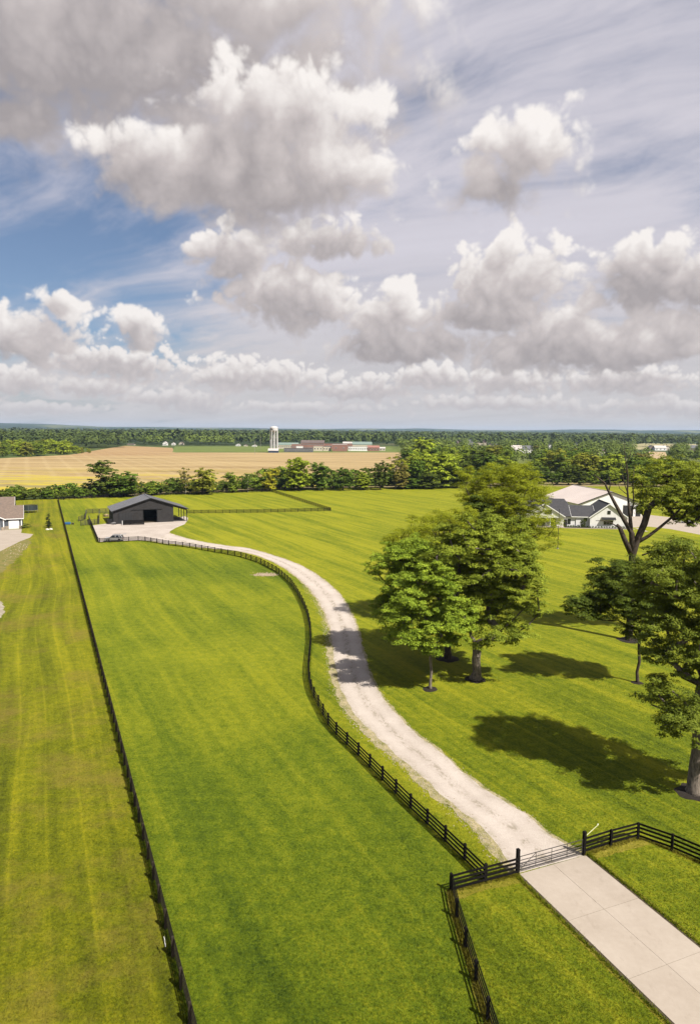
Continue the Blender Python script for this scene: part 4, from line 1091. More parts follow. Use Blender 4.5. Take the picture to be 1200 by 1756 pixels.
STONE = simple('stone_veneer', (.33, .27, .21), (.17, .14, .11), 4, .9, bumps=.6)
GALV = simple('galvanised', (.33, .33, .34), (.2, .2, .2), 3, .45, .5, metal=.6)
def battens(mb, x0, x1, y, ztop, step=.45, w=.05, d=.02, skip=()):
    n = int((x1 - x0) / step)
    for i in range(1, n):
        x = x0 + (x1 - x0) * i / n; zt = ztop(x)
        lo = .15
        for (a, b_, z0, z1) in skip:
            if a - .05 < x < b_ + .05:
                if z0 > lo + .1: mb.box(x, y, (lo + z0 - .1) / 2, w, d, z0 - .1 - lo)
                lo = z1 + .1
        if zt - lo > .1: mb.box(x, y, (lo + zt) / 2, w, d, zt - lo)
def window(parent, x0, x1, z0, z1, y, fr, muntin=(1, 1), name='window', frw=.07):
    w = MB()
    w.box((x0 + x1) / 2, y - .03, z1 + frw / 2, x1 - x0 + 2 * frw, .08, frw); w.box((x0 + x1) / 2, y - .04, z0 - frw / 2, x1 - x0 + 2 * frw, .10, frw)
    w.box(x0 - frw / 2, y - .03, (z0 + z1) / 2, frw, .08, z1 - z0); w.box(x1 + frw / 2, y - .03, (z0 + z1) / 2, frw, .08, z1 - z0)
    for i in range(1, muntin[0]): w.box(x0 + (x1 - x0) * i / muntin[0], y - .02, (z0 + z1) / 2, .04, .04, z1 - z0)
    o = w.build(name, fr, parent)
    g_ = MB(); g_.box((x0 + x1) / 2, y - .005, (z0 + z1) / 2, x1 - x0, .02, z1 - z0); g_.build('pane', GLASS, o)
    return o
def gable_roof_y(parent, x0, x1, y0, y1, eave, peak, mat, over=.4, th=.14, name='roof', ribs=0, trim=None, xm=None):
    """ridge along y"""
    xm = (x0 + x1) / 2 if xm is None else xm; sl = (peak - eave) / (xm - x0); sr = (peak - eave) / (x1 - xm)
    mb = MB(); up_ = th
    L = [(x0 - over, y0 - over, eave - sl * over + up_), (xm, y0 - over, peak + up_), (xm, y1 + over, peak + up_), (x0 - over, y1 + over, eave - sl * over + up_)]
    Rr = [(xm, y0 - over, peak + up_), (x1 + over, y0 - over, eave - sr * over + up_), (x1 + over, y1 + over, eave - sr * over + up_), (xm, y1 + over, peak + up_)]
    mb.slab(L, th * .9); mb.slab(Rr, th * .9); ro = mb.build(name, mat, parent)
    if ribs:
        rb = MB(); n = int((y1 - y0 + 2 * over) / ribs)
        for i in range(n + 1):
            y = y0 - over + .03 + (y1 - y0 + 2 * over - .06) * i / n
            rb.bar((x0 - over, y, eave - sl * over + up_ + .02), (xm, y, peak + up_ + .02), .05, .04); rb.bar((xm, y, peak + up_ + .02), (x1 + over, y, eave - sr * over + up_ + .02), .05, .04)
        tag(rb.build('roof_seams', mat, ro), kind='stuff')
    MB().bar((xm, y0 - over, peak + up_ + .05), (xm, y1 + over, peak + up_ + .05), .35, .07).build('ridge_cap', mat, ro)
    if trim:
        tb = MB(); y = y0 - over - .02
        tb.bar((x0 - over, y, eave - sl * over + .03), (xm, y, peak + .03), .05, .26); tb.bar((xm, y, peak + .03), (x1 + over, y, eave - sr * over + .03), .05, .26)
        tb.build('rake_trim', trim, ro)
    return ro
def gable_roof_x(parent, x0, x1, y0, y1, eave, peak, mat, over=.4, th=.14, name='roof', trim=None):
    ym = (y0 + y1) / 2; s_ = (peak - eave) / (ym - y0); mb = MB()
    mb.slab([(x0 - over, y0 - over, eave - s_ * over + th), (x1 + over, y0 - over, eave - s_ * over + th), (x1 + over, ym, peak + th), (x0 - over, ym, peak + th)], th * .9)
    mb.slab([(x1 + over, y1 + over, eave - s_ * over + th), (x0 - over, y1 + over, eave - s_ * over + th), (x0 - over, ym, peak + th), (x1 + over, ym, peak + th)], th * .9)
    ro = mb.build(name, mat, parent)
    if trim:
        tb = MB(); tb.box((x0 + x1) / 2, y0 - over - .03, eave - s_ * over + .06, x1 - x0 + 2 * over, .05, .22)
        for x in (x0 - over - .03, x1 + over + .03):
            tb.bar((x, y0 - over, eave - s_ * over + .04), (x, ym, peak + .04), .05, .22); tb.bar((x, ym, peak + .04), (x, y1 + over, eave - s_ * over + .04), .05, .22)
        tb.build('fascia', trim, ro)
    return ro

# --- barn
BO = G(195, 899); BRZ = math.atan2(AXR.y, AXR.x); al = frame_at(BO, BRZ)
bw, bt, bd, be, bp = 18.3, 22.6, 14.0, 4.05, 7.75
barn = thing('barn', 'charcoal barn with grey metal roof, open doorway and open lean-to on its right', 'barn', (BO.x, BO.y, 0), BRZ)
xm = bt / 2; sl_ = (bp - be) / xm; topz = lambda x: be + sl_ * (x if x < xm else bt - x)
d0, d1, dh = al(246.7), al(269.7), 4.1
mb = MB(); mb.extr([(0, 0), (d0, 0), (d0, dh), (d1, dh), (d1, 0), (bw, 0), (bw, topz(bw)), (xm, bp), (0, be)], 0, .15)
mb.build('front_wall', CHAR, barn)
mb = MB(); mb.extr([(0, 0), (bw, 0), (bw, topz(bw)), (xm, bp), (0, be)], bd - .15, bd); mb.build('back_wall', CHAR, barn)
MB().box(.075, bd / 2, be / 2, .15, bd - .32, be).build('side_wall', CHAR, barn); MB().box(bw - .075, bd / 2, topz(bw) / 2, .15, bd - .32, topz(bw) - .02).build('side_wall', CHAR, barn)
MB().box(bw / 2, bd / 2, .02, bw - .4, bd - .4, .04).build('floor', SOIL, barn)
mb = MB(); battens(mb, 0, bw, -.012, lambda x: topz(x) - .1, .6, .05, .02, [(d0, d1, 0, dh)]); tag(mb.build('siding_ribs', CHAR, barn), kind='stuff')
mb = MB(); mb.extr([(bw, topz(bw) - .62), (bt, be - .55), (bt, be), (bw, topz(bw))], 0, .12); mb.build('gable_header', CHARD, barn)
mb = MB(); mb.box(bt - .1, bd / 2, be - .25, .2, bd, .4); mb.build('lean_to_beam', CHARD, barn)
for y in (.12, bd * .33, bd * .66, bd - .12): MB().box(bt - .12, y, (be - .45) / 2, .22, .22, be - .45).build('post', CHARD, barn)
gable_roof_y(barn, 0, bt, 0, bd, be, bp, ROOFM, .55, .16, ribs=.9, trim=CHARD)
mb = MB(); sx0, sx1 = al(214), al(226)
mb.box((sx0 + sx1) / 2 - .6, -.10, 1.75, 4.2, .08, 3.4); o_ = mb.build('sliding_door', simple('charcoal_door', (.026, .026, .028), None, 1, .5), barn)
mb = MB()
for k in range(5): mb.box((sx0 + sx1) / 2 - 2.4 + k * .9, -.15, 1.75, .06, .02, 3.3)
mb.build('rib', CHARD, o_)
MB().box(bw / 2 + 1, -.1, dh + .16, 9.5, .1, .14).build('door_rail', CHARD, barn)
fr = MB(); fr.box(d0 - .09, -.05, dh / 2, .18, .1, dh); fr.box(d1 + .09, -.05, dh / 2, .18, .1, dh); fr.build('door_frame', CHARD, barn)
MB().box(bw + 2.1, bd / 2 - 1, .05, 3.9, bd - 3, .10).build('lean_to_floor', simple('dark_mat', (.05, .045, .045), None, 1, .9), barn)
# black board pen in front of the barn
def loc_on(o, rz, x, y): return (o[0] + math.cos(rz) * x - math.sin(rz) * y, o[1] + math.sin(rz) * x + math.cos(rz) * y)
pa, pb = Vector(G2(211.5, 900.5)), Vector(G2(247.5, 899.5)); pv = pb - pa
pen = thing('board_pen', 'low black board pen standing against the barn left of its doorway', 'pen', (pa.x, pa.y, 0), math.atan2(pv.y, pv.x))
L_ = pv.length
for k in range(4): MB().box(L_ * k / 3, 0, .78, .14, .14, 1.56).build('post', BLK, pen)
for k in range(7): MB().box(L_ / 2, -.09, .17 + k * .205, L_, .03, .185).build('board', BLK, pen)
for x in (0, L_):
    for k in range(7): MB().box(x, .95, .17 + k * .205, .03, 1.75, .185).build('board', BLK, pen)
pl_ = G(190, 898.5); pn = thing('hay_box', 'dark boxy feeder at the barn\'s left corner', 'feeder', (pl_.x, pl_.y, 0), BRZ)
MB().box(0, 0, .75, 1.7, 1.0, 1.3).build('body', CHARD, pn); MB().box(0, 0, 1.44, 1.8, 1.1, .08).build('lid', CHAR, pn)
for a in ((-.7, -.35), (.7, -.35), (-.7, .35), (.7, .35)): MB().box(a[0], a[1], .05, .1, .1, .1).build('leg', CHARD, pn)
# wheelbarrow and a white post by the pen
wb = G(195, 899.8); wo_ = thing('wheelbarrow', 'grey wheelbarrow parked at the left end of the board pen', 'wheelbarrow', (wb.x, wb.y, 0), .9)
mb = MB(); mb.slab([(-.5, -.35, .72), (.55, -.4, .78), (.55, .4, .78), (-.5, .35, .72)], .3); mb.build('tray', GALV, wo_)
MB().tube([(-1.1, .3, .6), (.8, .1, .3)], [.03] * 2).tube([(-1.1, -.3, .6), (.8, -.1, .3)], [.03] * 2).tube([(-.5, .3, .5), (-.5, .3, 0)], [.03] * 2).tube([(-.5, -.3, .5), (-.5, -.3, 0)], [.03] * 2).build('frame', GALV, wo_)
MB().tube([(.8, -.06, .28), (.8, .06, .28)], [.28, .28], 14).build('wheel', CHARD, wo_)
wp_ = G(210.5, 900.5); o_ = MB().box(0, 0, .65, .16, .16, 1.3).box(0, 0, 1.33, .2, .2, .06).build('white_post', WTRIM); o_.location = wp_; tag(o_, 'short white post beside the board pen', 'post')
# --- pipe corral panels left of the barn
COR = simple('dark_pipe', (.045, .038, .034), (.02, .018, .016), 3, .5, .4)
def corral(line, lab):
    pts = [Vector(G2(*p_)) for p_ in line]
    for i, (a, b_) in enumerate(zip(pts, pts[1:])):
        d = b_ - a; L = d.length; n = max(1, round(L / 3.6))
        for k in range(n):
            s0 = a + d * (k / n); g_ = thing('corral_panel', lab[min(i, len(lab) - 1)] + ('' if n == 1 else ', ' + ('nearest' if k == 0 else ('farthest' if k == n - 1 else ('second', 'third', 'fourth', 'fifth', 'sixth', 'seventh')[min(5, k - 1)])) + ' of its row'), 'corral panel', (s0.x, s0.y, 0), math.atan2(d.y, d.x), 'pipe corral panels left of the barn')
            l_ = L / n - .06
            for z in (.25, .55, .85, 1.15, 1.5): MB().tube([(0.03, 0, z), (l_, 0, z)], [.075] * 2, 5).build('rail', COR, g_)
            for x in (.03, l_ / 2, l_): MB().tube([(x, 0, 0), (x, 0, 1.56)], [.09] * 2, 5).build('upright', COR, g_)
corral([(139, 901.5), (155, 900.5)], ['dark pipe corral panel at the near left corner of the corral'])
corral([(155, 900), (170.5, 898.5)], ['dark pipe corral panel just left of the gravel yard'])
corral([(170.5, 898.5), (170.8, 884)], ['dark pipe corral panel running back beside the gravel yard'])
corral([(135.5, 894), (147, 891)], ['dark pipe corral panel at the far left tip of the corral'])
corral([(147, 891), (148.5, 880.5)], ['dark pipe corral panel running back at the corral\'s left side'])
corral([(148.5, 880.5), (171, 880)], ['dark pipe corral panel along the back of the corral'])
corral([(171, 880), (194, 879)], ['dark pipe corral panel between the corral and the barn'])
corral([(155, 900), (153, 891)], ['dark pipe corral panel dividing the two small pens'])
fd = G(183, 885.5); f_ = thing('hay_feeder', 'round rusty hay feeder with hay behind the corral', 'feeder', (fd.x, fd.y, 0))
for z in (.1, .6, 1.1): MB().tube([(1.15 * math.cos(a), 1.15 * math.sin(a), z) for a in [k * math.pi / 8 for k in range(17)]], [.04] * 17, 5).build('ring', COR, f_)
for k in range(8): a = k * math.pi / 4; MB().tube([(1.15 * math.cos(a), 1.15 * math.sin(a), 0), (1.15 * math.cos(a), 1.15 * math.sin(a), 1.1)], [.03] * 2, 5).build('bar', COR, f_)
MB().tube([(0, 0, .05), (0, 0, .5), (0, 0, .8)], [.95, .9, .3], 12).build('hay', simple('hay', (.33, .25, .12), (.2, .15, .07), 4, .95), f_)
bt_ = G(117, 899.5); f_ = thing('water_trough', 'blue water trough by the long fence left of the corral', 'trough', (bt_.x, bt_.y, 0), .3)
MB().box(0, 0, .42, 1.5, .8, .56, taper=1.12).build('tub', simple('blue_plastic', (.03, .12, .30), (.02, .09, .22), 2, .5), f_)
MB().box(1.4, -.3, .3, .7, .6, .5).build('mineral_box', COR, f_)
for x in (-.6, .6): MB().box(x, 0, .07, .12, .7, .14).build('foot', COR, f_)

# --- neighbour's house at the left edge
NO = G(39, 906.3); NRZ = BRZ
nh = thing('neighbour_house', 'brown-roofed house with white garage doors and stone piers at the left edge', 'house', (NO.x, NO.y, 0), NRZ)
an = frame_at(NO, NRZ)
x_l = an(9)
mb = MB(); mb.box(x_l / 2, 5, 1.6, -x_l, 10, 3.2); mb.build('garage_wall', BLUEG, nh)
gable_roof_x(nh, x_l - 3, 0, 0, 10, 3.2, 6.3, BRSH, .45, trim=WTRIM)
mb = MB(); mb.extr([(x_l - 14, 0), (x_l, 0), (x_l, 3.2), (x_l - 7, 6.6), (x_l - 14, 3.2)], -2.0, 9); mb.build('gable_wall', BLUEG, nh)
gable_roof_y(nh, x_l - 14, x_l, -2.0, 9, 3.2, 6.6, BRSH, .4, trim=WTRIM)
mb = MB(); mb.box(x_l - 9, 12, 3.4, 16, 9, 6.8); mb.build('main_wall', BLUEG, nh)
gable_roof_x(nh, x_l - 20, x_l + 2.2, 5.5, 16, 5.4, 8.4, BRSH, .4, trim=WTRIM)
def garage(x0, x1, y):
    o_ = MB().box((x0 + x1) / 2, y - .04, 1.25, x1 - x0, .08, 2.5).build('garage_door', WTRIM, nh)
    for k in range(4): MB().box((x0 + x1) / 2, y - .095, .32 + k * .62, x1 - x0 - .16, .03, .54).build('panel', WHITE, o_)
garage(an(15.5), an(33.5), 0); garage(x_l - 6.4, x_l - 1.2, -2.0); garage(x_l - 12.6, x_l - 7.4, -2.0)
for x, y in ((-.05, -.06), (x_l - .1, -2.06)):
    MB().box(x - .13, y, 2.0, .26, .14, 2.3).build('corner_trim', WTRIM, nh)
    MB().box(x - .35, y - .05, .45, .9, .3, .9).build('stone_pier', STONE, nh)
MB().box(x_l + .5, -.06, .45, .9, .3, .9).build('stone_pier', STONE, nh)
# shrub and bits by the garage corner
o_ = place_tree('shrub', 'dark small bush at the garage corner of the brown-roofed house', 'shrub', tuple(G(44, 905.5)), None, SHR[0][1], 0, (1.1, 1.1, .7), TONES['dark'], trunk=False)
# trampoline
tr = G(52.5, 878.5); T_ = thing('trampoline', 'round trampoline with dark safety net behind the brown-roofed house', 'trampoline', (tr.x, tr.y, 0))
rr_ = 2.45; ring = lambda z, r: [(r * math.cos(a), r * math.sin(a), z) for a in [k * math.pi / 12 for k in range(25)]]
m = bpy.data.materials.new('net'); m.use_nodes = True; nt_ = NT(m.node_tree); pb_ = m.node_tree.nodes['Principled BSDF']; pb_.inputs['Base Color'].default_value = (.02, .03, .035, 1); pb_.inputs['Alpha'].default_value = .85; NET = m
MB().tube(ring(.85, rr_), [.04] * 25, 6).build('frame_ring', GALV, T_); MB().tube(ring(2.5, rr_), [.025] * 25, 5).build('top_ring', COR, T_)
MB().tube([(0, 0, .84), (0, 0, .87)], [rr_ - .3] * 2, 24).build('jumping_mat', CHARD, T_)
mb = MB(); o_ = len(mb.v)
for k in range(24):
    a = k * math.pi / 12; mb.v += [(rr_ * math.cos(a), rr_ * math.sin(a), .88), (rr_ * math.cos(a), rr_ * math.sin(a), 2.48)]
mb.f = [(2 * k, 2 * ((k + 1) % 24), 2 * ((k + 1) % 24) + 1, 2 * k + 1) for k in range(24)]; mb.build('safety_net', NET, T_)
for k in range(8):
    a = k * math.pi / 4 + .2; x, y = (rr_ + .05) * math.cos(a), (rr_ + .05) * math.sin(a)
    MB().tube([(x, y, 0), (x, y, 2.5)], [.035] * 2, 5).build('pole', COR if k % 2 else GALV, T_)
# weeping evergreen with white stones
wt_ = G(84, 905)
tm, cm = tree_parts('weeping_tree', trunk_line(0, 0, 3.2, 4, .1, 5), [(0, 0, 1.2, .75, .75, 1.2), (0, 0, 2.7, .5, .5, 1.2), (.35, 0, 3.7, .5, .4, .35)], 34, .42, 60, .22, leaf_mat('needle', (.010, .018, .010), (.040, .052, .022)), BARK_D, .08, 55)
place_tree('weeping_evergreen', 'small dark weeping evergreen alone in the neighbour\'s grass', 'tree', tuple(wt_), tm, cm)
for k, (px, py, lab) in enumerate(((82, 908.5, 'white flat stone left of the weeping evergreen\'s foot'), (88, 908, 'white flat stone right of the weeping evergreen\'s foot'))):
    g_ = G(px, py); o_ = MB().tube([(0, 0, 0), (0, 0, .2), (.05, 0, .38)], [.55, .5, .2], 7).build('white_stone', simple('pale_stone', (.5, .47, .42), (.35, .32, .28), 2, .9)); o_.location = g_; tag(o_, lab, 'stone')

# --- white farmhouse
FO = G(1010.5, 904.8); FRZ = -.10; af = frame_at(FO, FRZ)
fh = thing('farmhouse', 'white board-and-batten farmhouse with dark grey roofs and a gabled porch', 'house', (FO.x, FO.y, 0), FRZ)
gw = 11.2; ge, gp = 3.4, 7.5
bx0, bx1 = af(1033.8), af(1050); ax0, ax1 = af(1040), af(1044.8)
mb = MB(); mb.extr([(0, 0), (gw, 0), (gw, ge), (gw / 2, gp), (0, ge)], 0, 13); mb.build('gable_wall', WHITE, fh)
mb = MB(); battens(mb, 0, gw, -.012, lambda x: ge + (gp - ge) * (1 - abs(x - gw / 2) / (gw / 2)) - .1, .42, .06, .024, [(bx0 - .4, bx1 + .4, .9, 3.6), (ax0, ax1, 4.3, 5.5)]); tag(mb.build('battens', WTRIM, fh), kind='stuff')
gable_roof_y(fh, 0, gw, 0, 13, ge, gp, SHING, .45, trim=WTRIM)
window(fh, ax0, ax1, 4.4, 5.35, 0, CHARD); window(fh, bx0, bx1, 1.0, 2.35, 0, WTRIM, (3, 1), frw=.12)
mb = MB(); mb.slab([(bx0 - .7, -1.1, 2.75), (bx1 + .7, -1.1, 2.75), (bx1 + .7, 0, 3.35), (bx0 - .7, 0, 3.35)], .08); aw = mb.build('awning', CHARD, fh)
MB().bar((bx0 - .5, -1.0, 2.7), (bx0 - .5, -.02, 2.2), .07).build('bracket', CHARD, aw); MB().bar((bx1 + .5, -1.0, 2.7), (bx1 + .5, -.02, 2.2), .07).build('bracket', CHARD, aw)
# connecting wing
wx = af(988.7, 1.2)
mb = MB(); mb.box((wx - .4) / 2, 5.5, 1.7, -wx + .4, 8.6, 3.4); mb.build('wing_wall', WHITE, fh)
gable_roof_x(fh, wx - 1.5, 1.5, 1.2, 10, 3.4, 6.3, SHING, .4, trim=WTRIM)
window(fh, af(1000, 1.2), af(1005, 1.2), 1.9, 2.75, 1.2, CHARD)
# main block
mx0 = -20.5
mb = MB(); mb.box((mx0 + wx) / 2, 8.2, 1.7, wx - mx0, 13.6, 3.4); mb.build('main_wall', WHITE, fh)
ms = MB()
ex, rx0, rx1, ey, by = .45, mx0 - .5, wx - 2.9, 1.4 - .45, 15.0
e_z = 3.4 - .1; pz = 8.2; ym = 8.2
ms.slab([(rx0, ey, e_z), (wx + .4, ey, e_z), (rx1, ym, pz), (rx0, ym, pz)], .16)
ms.slab([(wx + .4, by + .5, e_z), (rx0, by + .5, e_z), (rx0, ym, pz), (rx1, ym, pz)], .16)
ms.quadmesh([(wx + .4, ey, e_z), (wx + .4, by + .5, e_z), (rx1, ym, pz)], [(0, 1, 2)])
ms.build('main_roof', SHING, fh)
# porch gable
p0, p1 = -20.3, af(965.5, -.6); pmx = (p0 + p1) / 2
mb = MB(); mb.extr([(p0, 3.0), (p1, 3.0), (p1, 3.5), (pmx, 7.3), (p0, 3.5)], -.8, -.6); mb.build('porch_gable', WHITE, fh)
gable_roof_y(fh, p0, p1, -.8, 7, 3.5, 7.3, SHING, .4, trim=WTRIM)
mb = MB(); mb.box(pmx, .3, 2.93, p1 - p0, 2.0, .12); mb.build('porch_ceiling', WTRIM, fh)
for k in range(4): x = p0 + .3 + (p1 - p0 - .6) * k / 3; MB().box(x, -.6, 1.5, .28, .28, 2.9).build('porch_post', WTRIM, fh)
MB().box(pmx, .3, .06, p1 - p0 + .6, 2.4, .12).build('porch_floor', MATS['concrete'], fh)
window(fh, af(932.5, -.8), af(944, -.8), 4.1, 5.3, -.8, CHARD, (3, 1))
for k in range(3): x = p0 + 1.5 + k * 3.3; window(fh, x, x + 2.0, .3, 2.5, 1.4, CHARD, (2, 1))
o_ = MB().box(af(967.5, 1.4) + .2, 1.36, 1.15, 1.0, .08, 2.3).build('front_door', CHARD, fh); MB().tube([(af(967.5, 1.4) + .55, 1.30, 1.05), (af(967.5, 1.4) + .55, 1.25, 1.05)], [.04] * 2).build('handle', GALV, o_)
window(fh, af(972.6, 1.4), af(977, 1.4), .9, 2.4, 1.4, CHARD, (2, 1)); window(fh, af(986, 1.4), af(987.5, 1.4), 1.4, 2.4, 1.4, CHARD)
# bed, path and planting in front
def strip_local(name, o, rz, x0, x1, y0, y1, z, mat): sheet(name, [loc_on(o, rz, a, b_) for a, b_ in ((x0, y0), (x1, y0), (x1, y1), (x0, y1))], z, mat)
strip_local('planting_bed', FO, FRZ, -8.0, 12.5, -1.3, 0, .018, MULCH); strip_local('planting_bed', FO, FRZ, -8.0, -.1, 0, 1.4, .0185, MULCH)
strip_local('front_path', FO, FRZ, -22, 13, -2.5, -1.3, .022, MATS['concrete']); strip_local('front_path', FO, FRZ, -17.5, -10, -1.3, -.75, .0225, MATS['concrete'])
strip_local('front_path', FO, FRZ, 14, 15.6, -6.5, 1.5, .022, MATS['concrete'])
for k in range(24):
    x = -7.6 + k * .84; l = loc_on(FO, FRZ, x, -.75 + rt_.uniform(-.12, .12)); s_ = rt_.uniform(.24, .34)
    place_tree('bed_shrub', 'low dark shrub among its like in the bed along the farmhouse front', 'shrub', (l[0], l[1], 0), None, SHR[k % 3][1], k, (s_, s_, s_ * 1.3), TONES['dark'], 'low shrubs along the farmhouse front', trunk=False)
l = loc_on(FO, FRZ, af(998.5, -.3), -.2)
place_tree('ornamental_tree', 'small rounded ornamental tree between the farmhouse wing windows', 'tree', (l[0], l[1], 0), LIB[0][0], LIB[0][1], 1.0, (.25, .25, .30), TONES['dark'])
sheet('parking_apron', [G2(*p_) for p_ in ((1070, 887), (1108, 882.5), (1200, 893), (1290, 899), (1290, 934), (1200, 917), (1150, 907.5), (1112, 903), (1080, 905))], .012, MATS['concrete'])
# flagpole
fp = G(955.5, 941); f_ = thing('flagpole', 'thin dark bare flagpole on the lawn in front of the farmhouse', 'flagpole', tuple(fp))
MB().tube([(0, 0, 0), (0, 0, 10.0)], [.10, .06], 8).build('pole', COR, f_); MB().tube([(0, 0, 10), (0, 0, 10.1), (0, 0, 10.25)], [.06, .13, .04], 8).build('finial', COR, f_)
MB().tube([(0, 0, 0), (0, 0, .18)], [.3, .25], 10).build('base', GALV, f_)
# --- white pole barn behind it
QO = (80.4, 243.0); QRZ = .12; aq = frame_at(QO, QRZ)
pbn = thing('machine_shed', 'large white machine shed with tan metal roof and dark doors behind the farmhouse', 'shed', (QO[0], QO[1], 0), QRZ)
qw, qd, qe, qp = 23.5, 30, 4.6, 8.8
mb = MB(); mb.extr([(0, 0), (qw, 0), (qw, qe), (qw / 2, qp), (0, qe)], 0, .2); mb.build('front_wall', WHITE, pbn)
mb = MB(); mb.extr([(0, 0), (qw, 0), (qw, qe), (qw / 2, qp), (0, qe)], qd - .2, qd); mb.build('back_wall', WHITE, pbn)
MB().box(.1, qd / 2, qe / 2, .2, qd - .42, qe).build('side_wall', WHITE, pbn); MB().box(qw - .1, qd / 2, qe / 2, .2, qd - .42, qe).build('side_wall', WHITE, pbn)
gable_roof_y(pbn, 0, qw, 0, qd, qe, qp, TANR, .5, .16, ribs=1.0, trim=CHARD)
for (a, b_, z) in ((1025, 1040, 3.4), (1066, 1083.5, 4.0), (1088, 1104, 4.0)):
    x0, x1 = max(.3, aq(a)), min(qw - .35, aq(b_)); o_ = MB().box((x0 + x1) / 2, -.04, z / 2, x1 - x0, .08, z).build('overhead_door', CHARD, pbn)
    for k in range(5): MB().box((x0 + x1) / 2, -.095, z * (k + .5) / 5, x1 - x0 - .1, .03, z / 5 - .06).build('panel', CHAR, o_)
for a in (1007, 1017): x0 = aq(a); window(pbn, x0, x0 + 1.3, 2.2, 3.6, 0, CHARD)

# --- car in the yard, tailgate raised
def car(name, label, loc, rz, paint, gate=True, group=None):
    c = thing(name, label, 'car', loc, rz, group)
    prof = [(-2.30, .35), (-2.38, .62), (-2.30, .86), (-1.25, 1.02), (-.55, 1.10), (2.15, 1.10), (2.38, .98), (2.40, .45), (2.30, .30)]
    mb = MB(); o = len(mb.v); secs = [(-.93, .90), (-.96, 1.0), (.96, 1.0), (.93, .90)]
    n = len(prof)
    for (y, k) in secs: mb.v += [(x * (.985 if k < 1 else 1), y, .34 + (z - .34) * (1 if k == 1 else .93)) for x, z in prof]
    for s_ in range(3):
        for i in range(n): j = (i + 1) % n; mb.f.append((s_ * n + i, (s_ + 1) * n + i, (s_ + 1) * n + j, s_ * n + j))
    mb.f.append(tuple(range(n))); mb.f.append(tuple(3 * n + i for i in range(n))[::-1]); bo = mb.build('body', paint, c)
    gl_ = [(-.95, 1.08), (-.25, 1.62), (1.75, 1.66), (2.2, 1.08)]
    mb = MB(); n = 4
    for y, k in ((-.88, 0), (-.70, 1), (.70, 1), (.88, 0)):
        mb.v += [(x, y if z < 1.2 else y * (1 if k else .8), z) for x, z in gl_]
    mb = MB(); mb.quadmesh([(-.95, -.88, 1.08), (2.2, -.88, 1.08), (2.2, .88, 1.08), (-.95, .88, 1.08), (-.25, -.70, 1.62), (1.78, -.70, 1.64), (1.78, .70, 1.64), (-.25, .70, 1.62)], [(0, 1, 5, 4), (1, 2, 6, 5), (2, 3, 7, 6), (3, 0, 4, 7), (4, 5, 6, 7)])
    mb.build('glass', GLASS, c)
    MB().slab([(-.30, -.73, 1.70), (1.86, -.73, 1.71), (1.86, .73, 1.71), (-.30, .73, 1.70)], .07).build('roof', paint, c)
    pb__ = MB()
    for y in (-1, 1):
        for (xa, za, xb, zb, w) in ((-.95, 1.08, -.27, 1.66, .07), (.55, 1.08, .5, 1.66, .09), (1.55, 1.08, 1.45, 1.66, .09), (2.2, 1.08, 1.82, 1.66, .14)): pb__.bar((xa, y * .885, za), (xb, y * .715, zb), w)
    pb__.build('pillars', paint, c)
    MB().bar((-.2, -.66, 1.78), (1.7, -.66, 1.78), .05).bar((-.2, .66, 1.78), (1.7, .66, 1.78), .05).build('roof_rack', CHARD, c)
    for x in (-1.45, 1.5):
        for y in (-.88, .88):
            w = MB().tube([(x, y - .12, .36), (x, y + .12, .36)], [.36, .36], 18).build('wheel', CHARD, c); MB().tube([(x, y - .135, .36), (x, y + .135, .36)], [.22, .22], 12).build('rim', GALV, w)
    for y in (-.68, .68): MB().box(-2.28, y, .78, .14, .42, .14).build('headlight', WTRIM, c); MB().box(2.37, y, .85, .10, .34, .16).build('taillight', simple('red_lamp', (.35, .02, .015), None, 2, .4), c)
    MB().box(-2.34, 0, .55, .1, 1.1, .22).build('grille', CHARD, c)
    if gate:
        MB().slab([(1.85, -.68, 1.72), (2.95, -.66, 2.02), (2.95, .66, 2.02), (1.85, .68, 1.72)], .08).bar((2.95, -.66, 1.98), (3.05, -.6, 1.80), .08).bar((2.95, .66, 1.98), (3.05, .6, 1.80), .08).build('tailgate', paint, c)
    return c
PAINT = simple('silver_paint', (.38, .37, .37), (.34, .33, .33), 1, .35, .5, metal=.15)
cp_ = G(195.5, 928.2); car('parked_car', 'silver grey SUV with raised tailgate parked by the yard fence', (cp_.x, cp_.y + .3, .011), .10, PAINT)
cp_ = G(1178, 897); car('parked_car', 'white SUV half hidden by leaves on the farmhouse parking apron', (cp_.x, cp_.y, .012), 2.9, simple('white_paint', (.5, .5, .5), None, 1, .3, .5), gate=False)
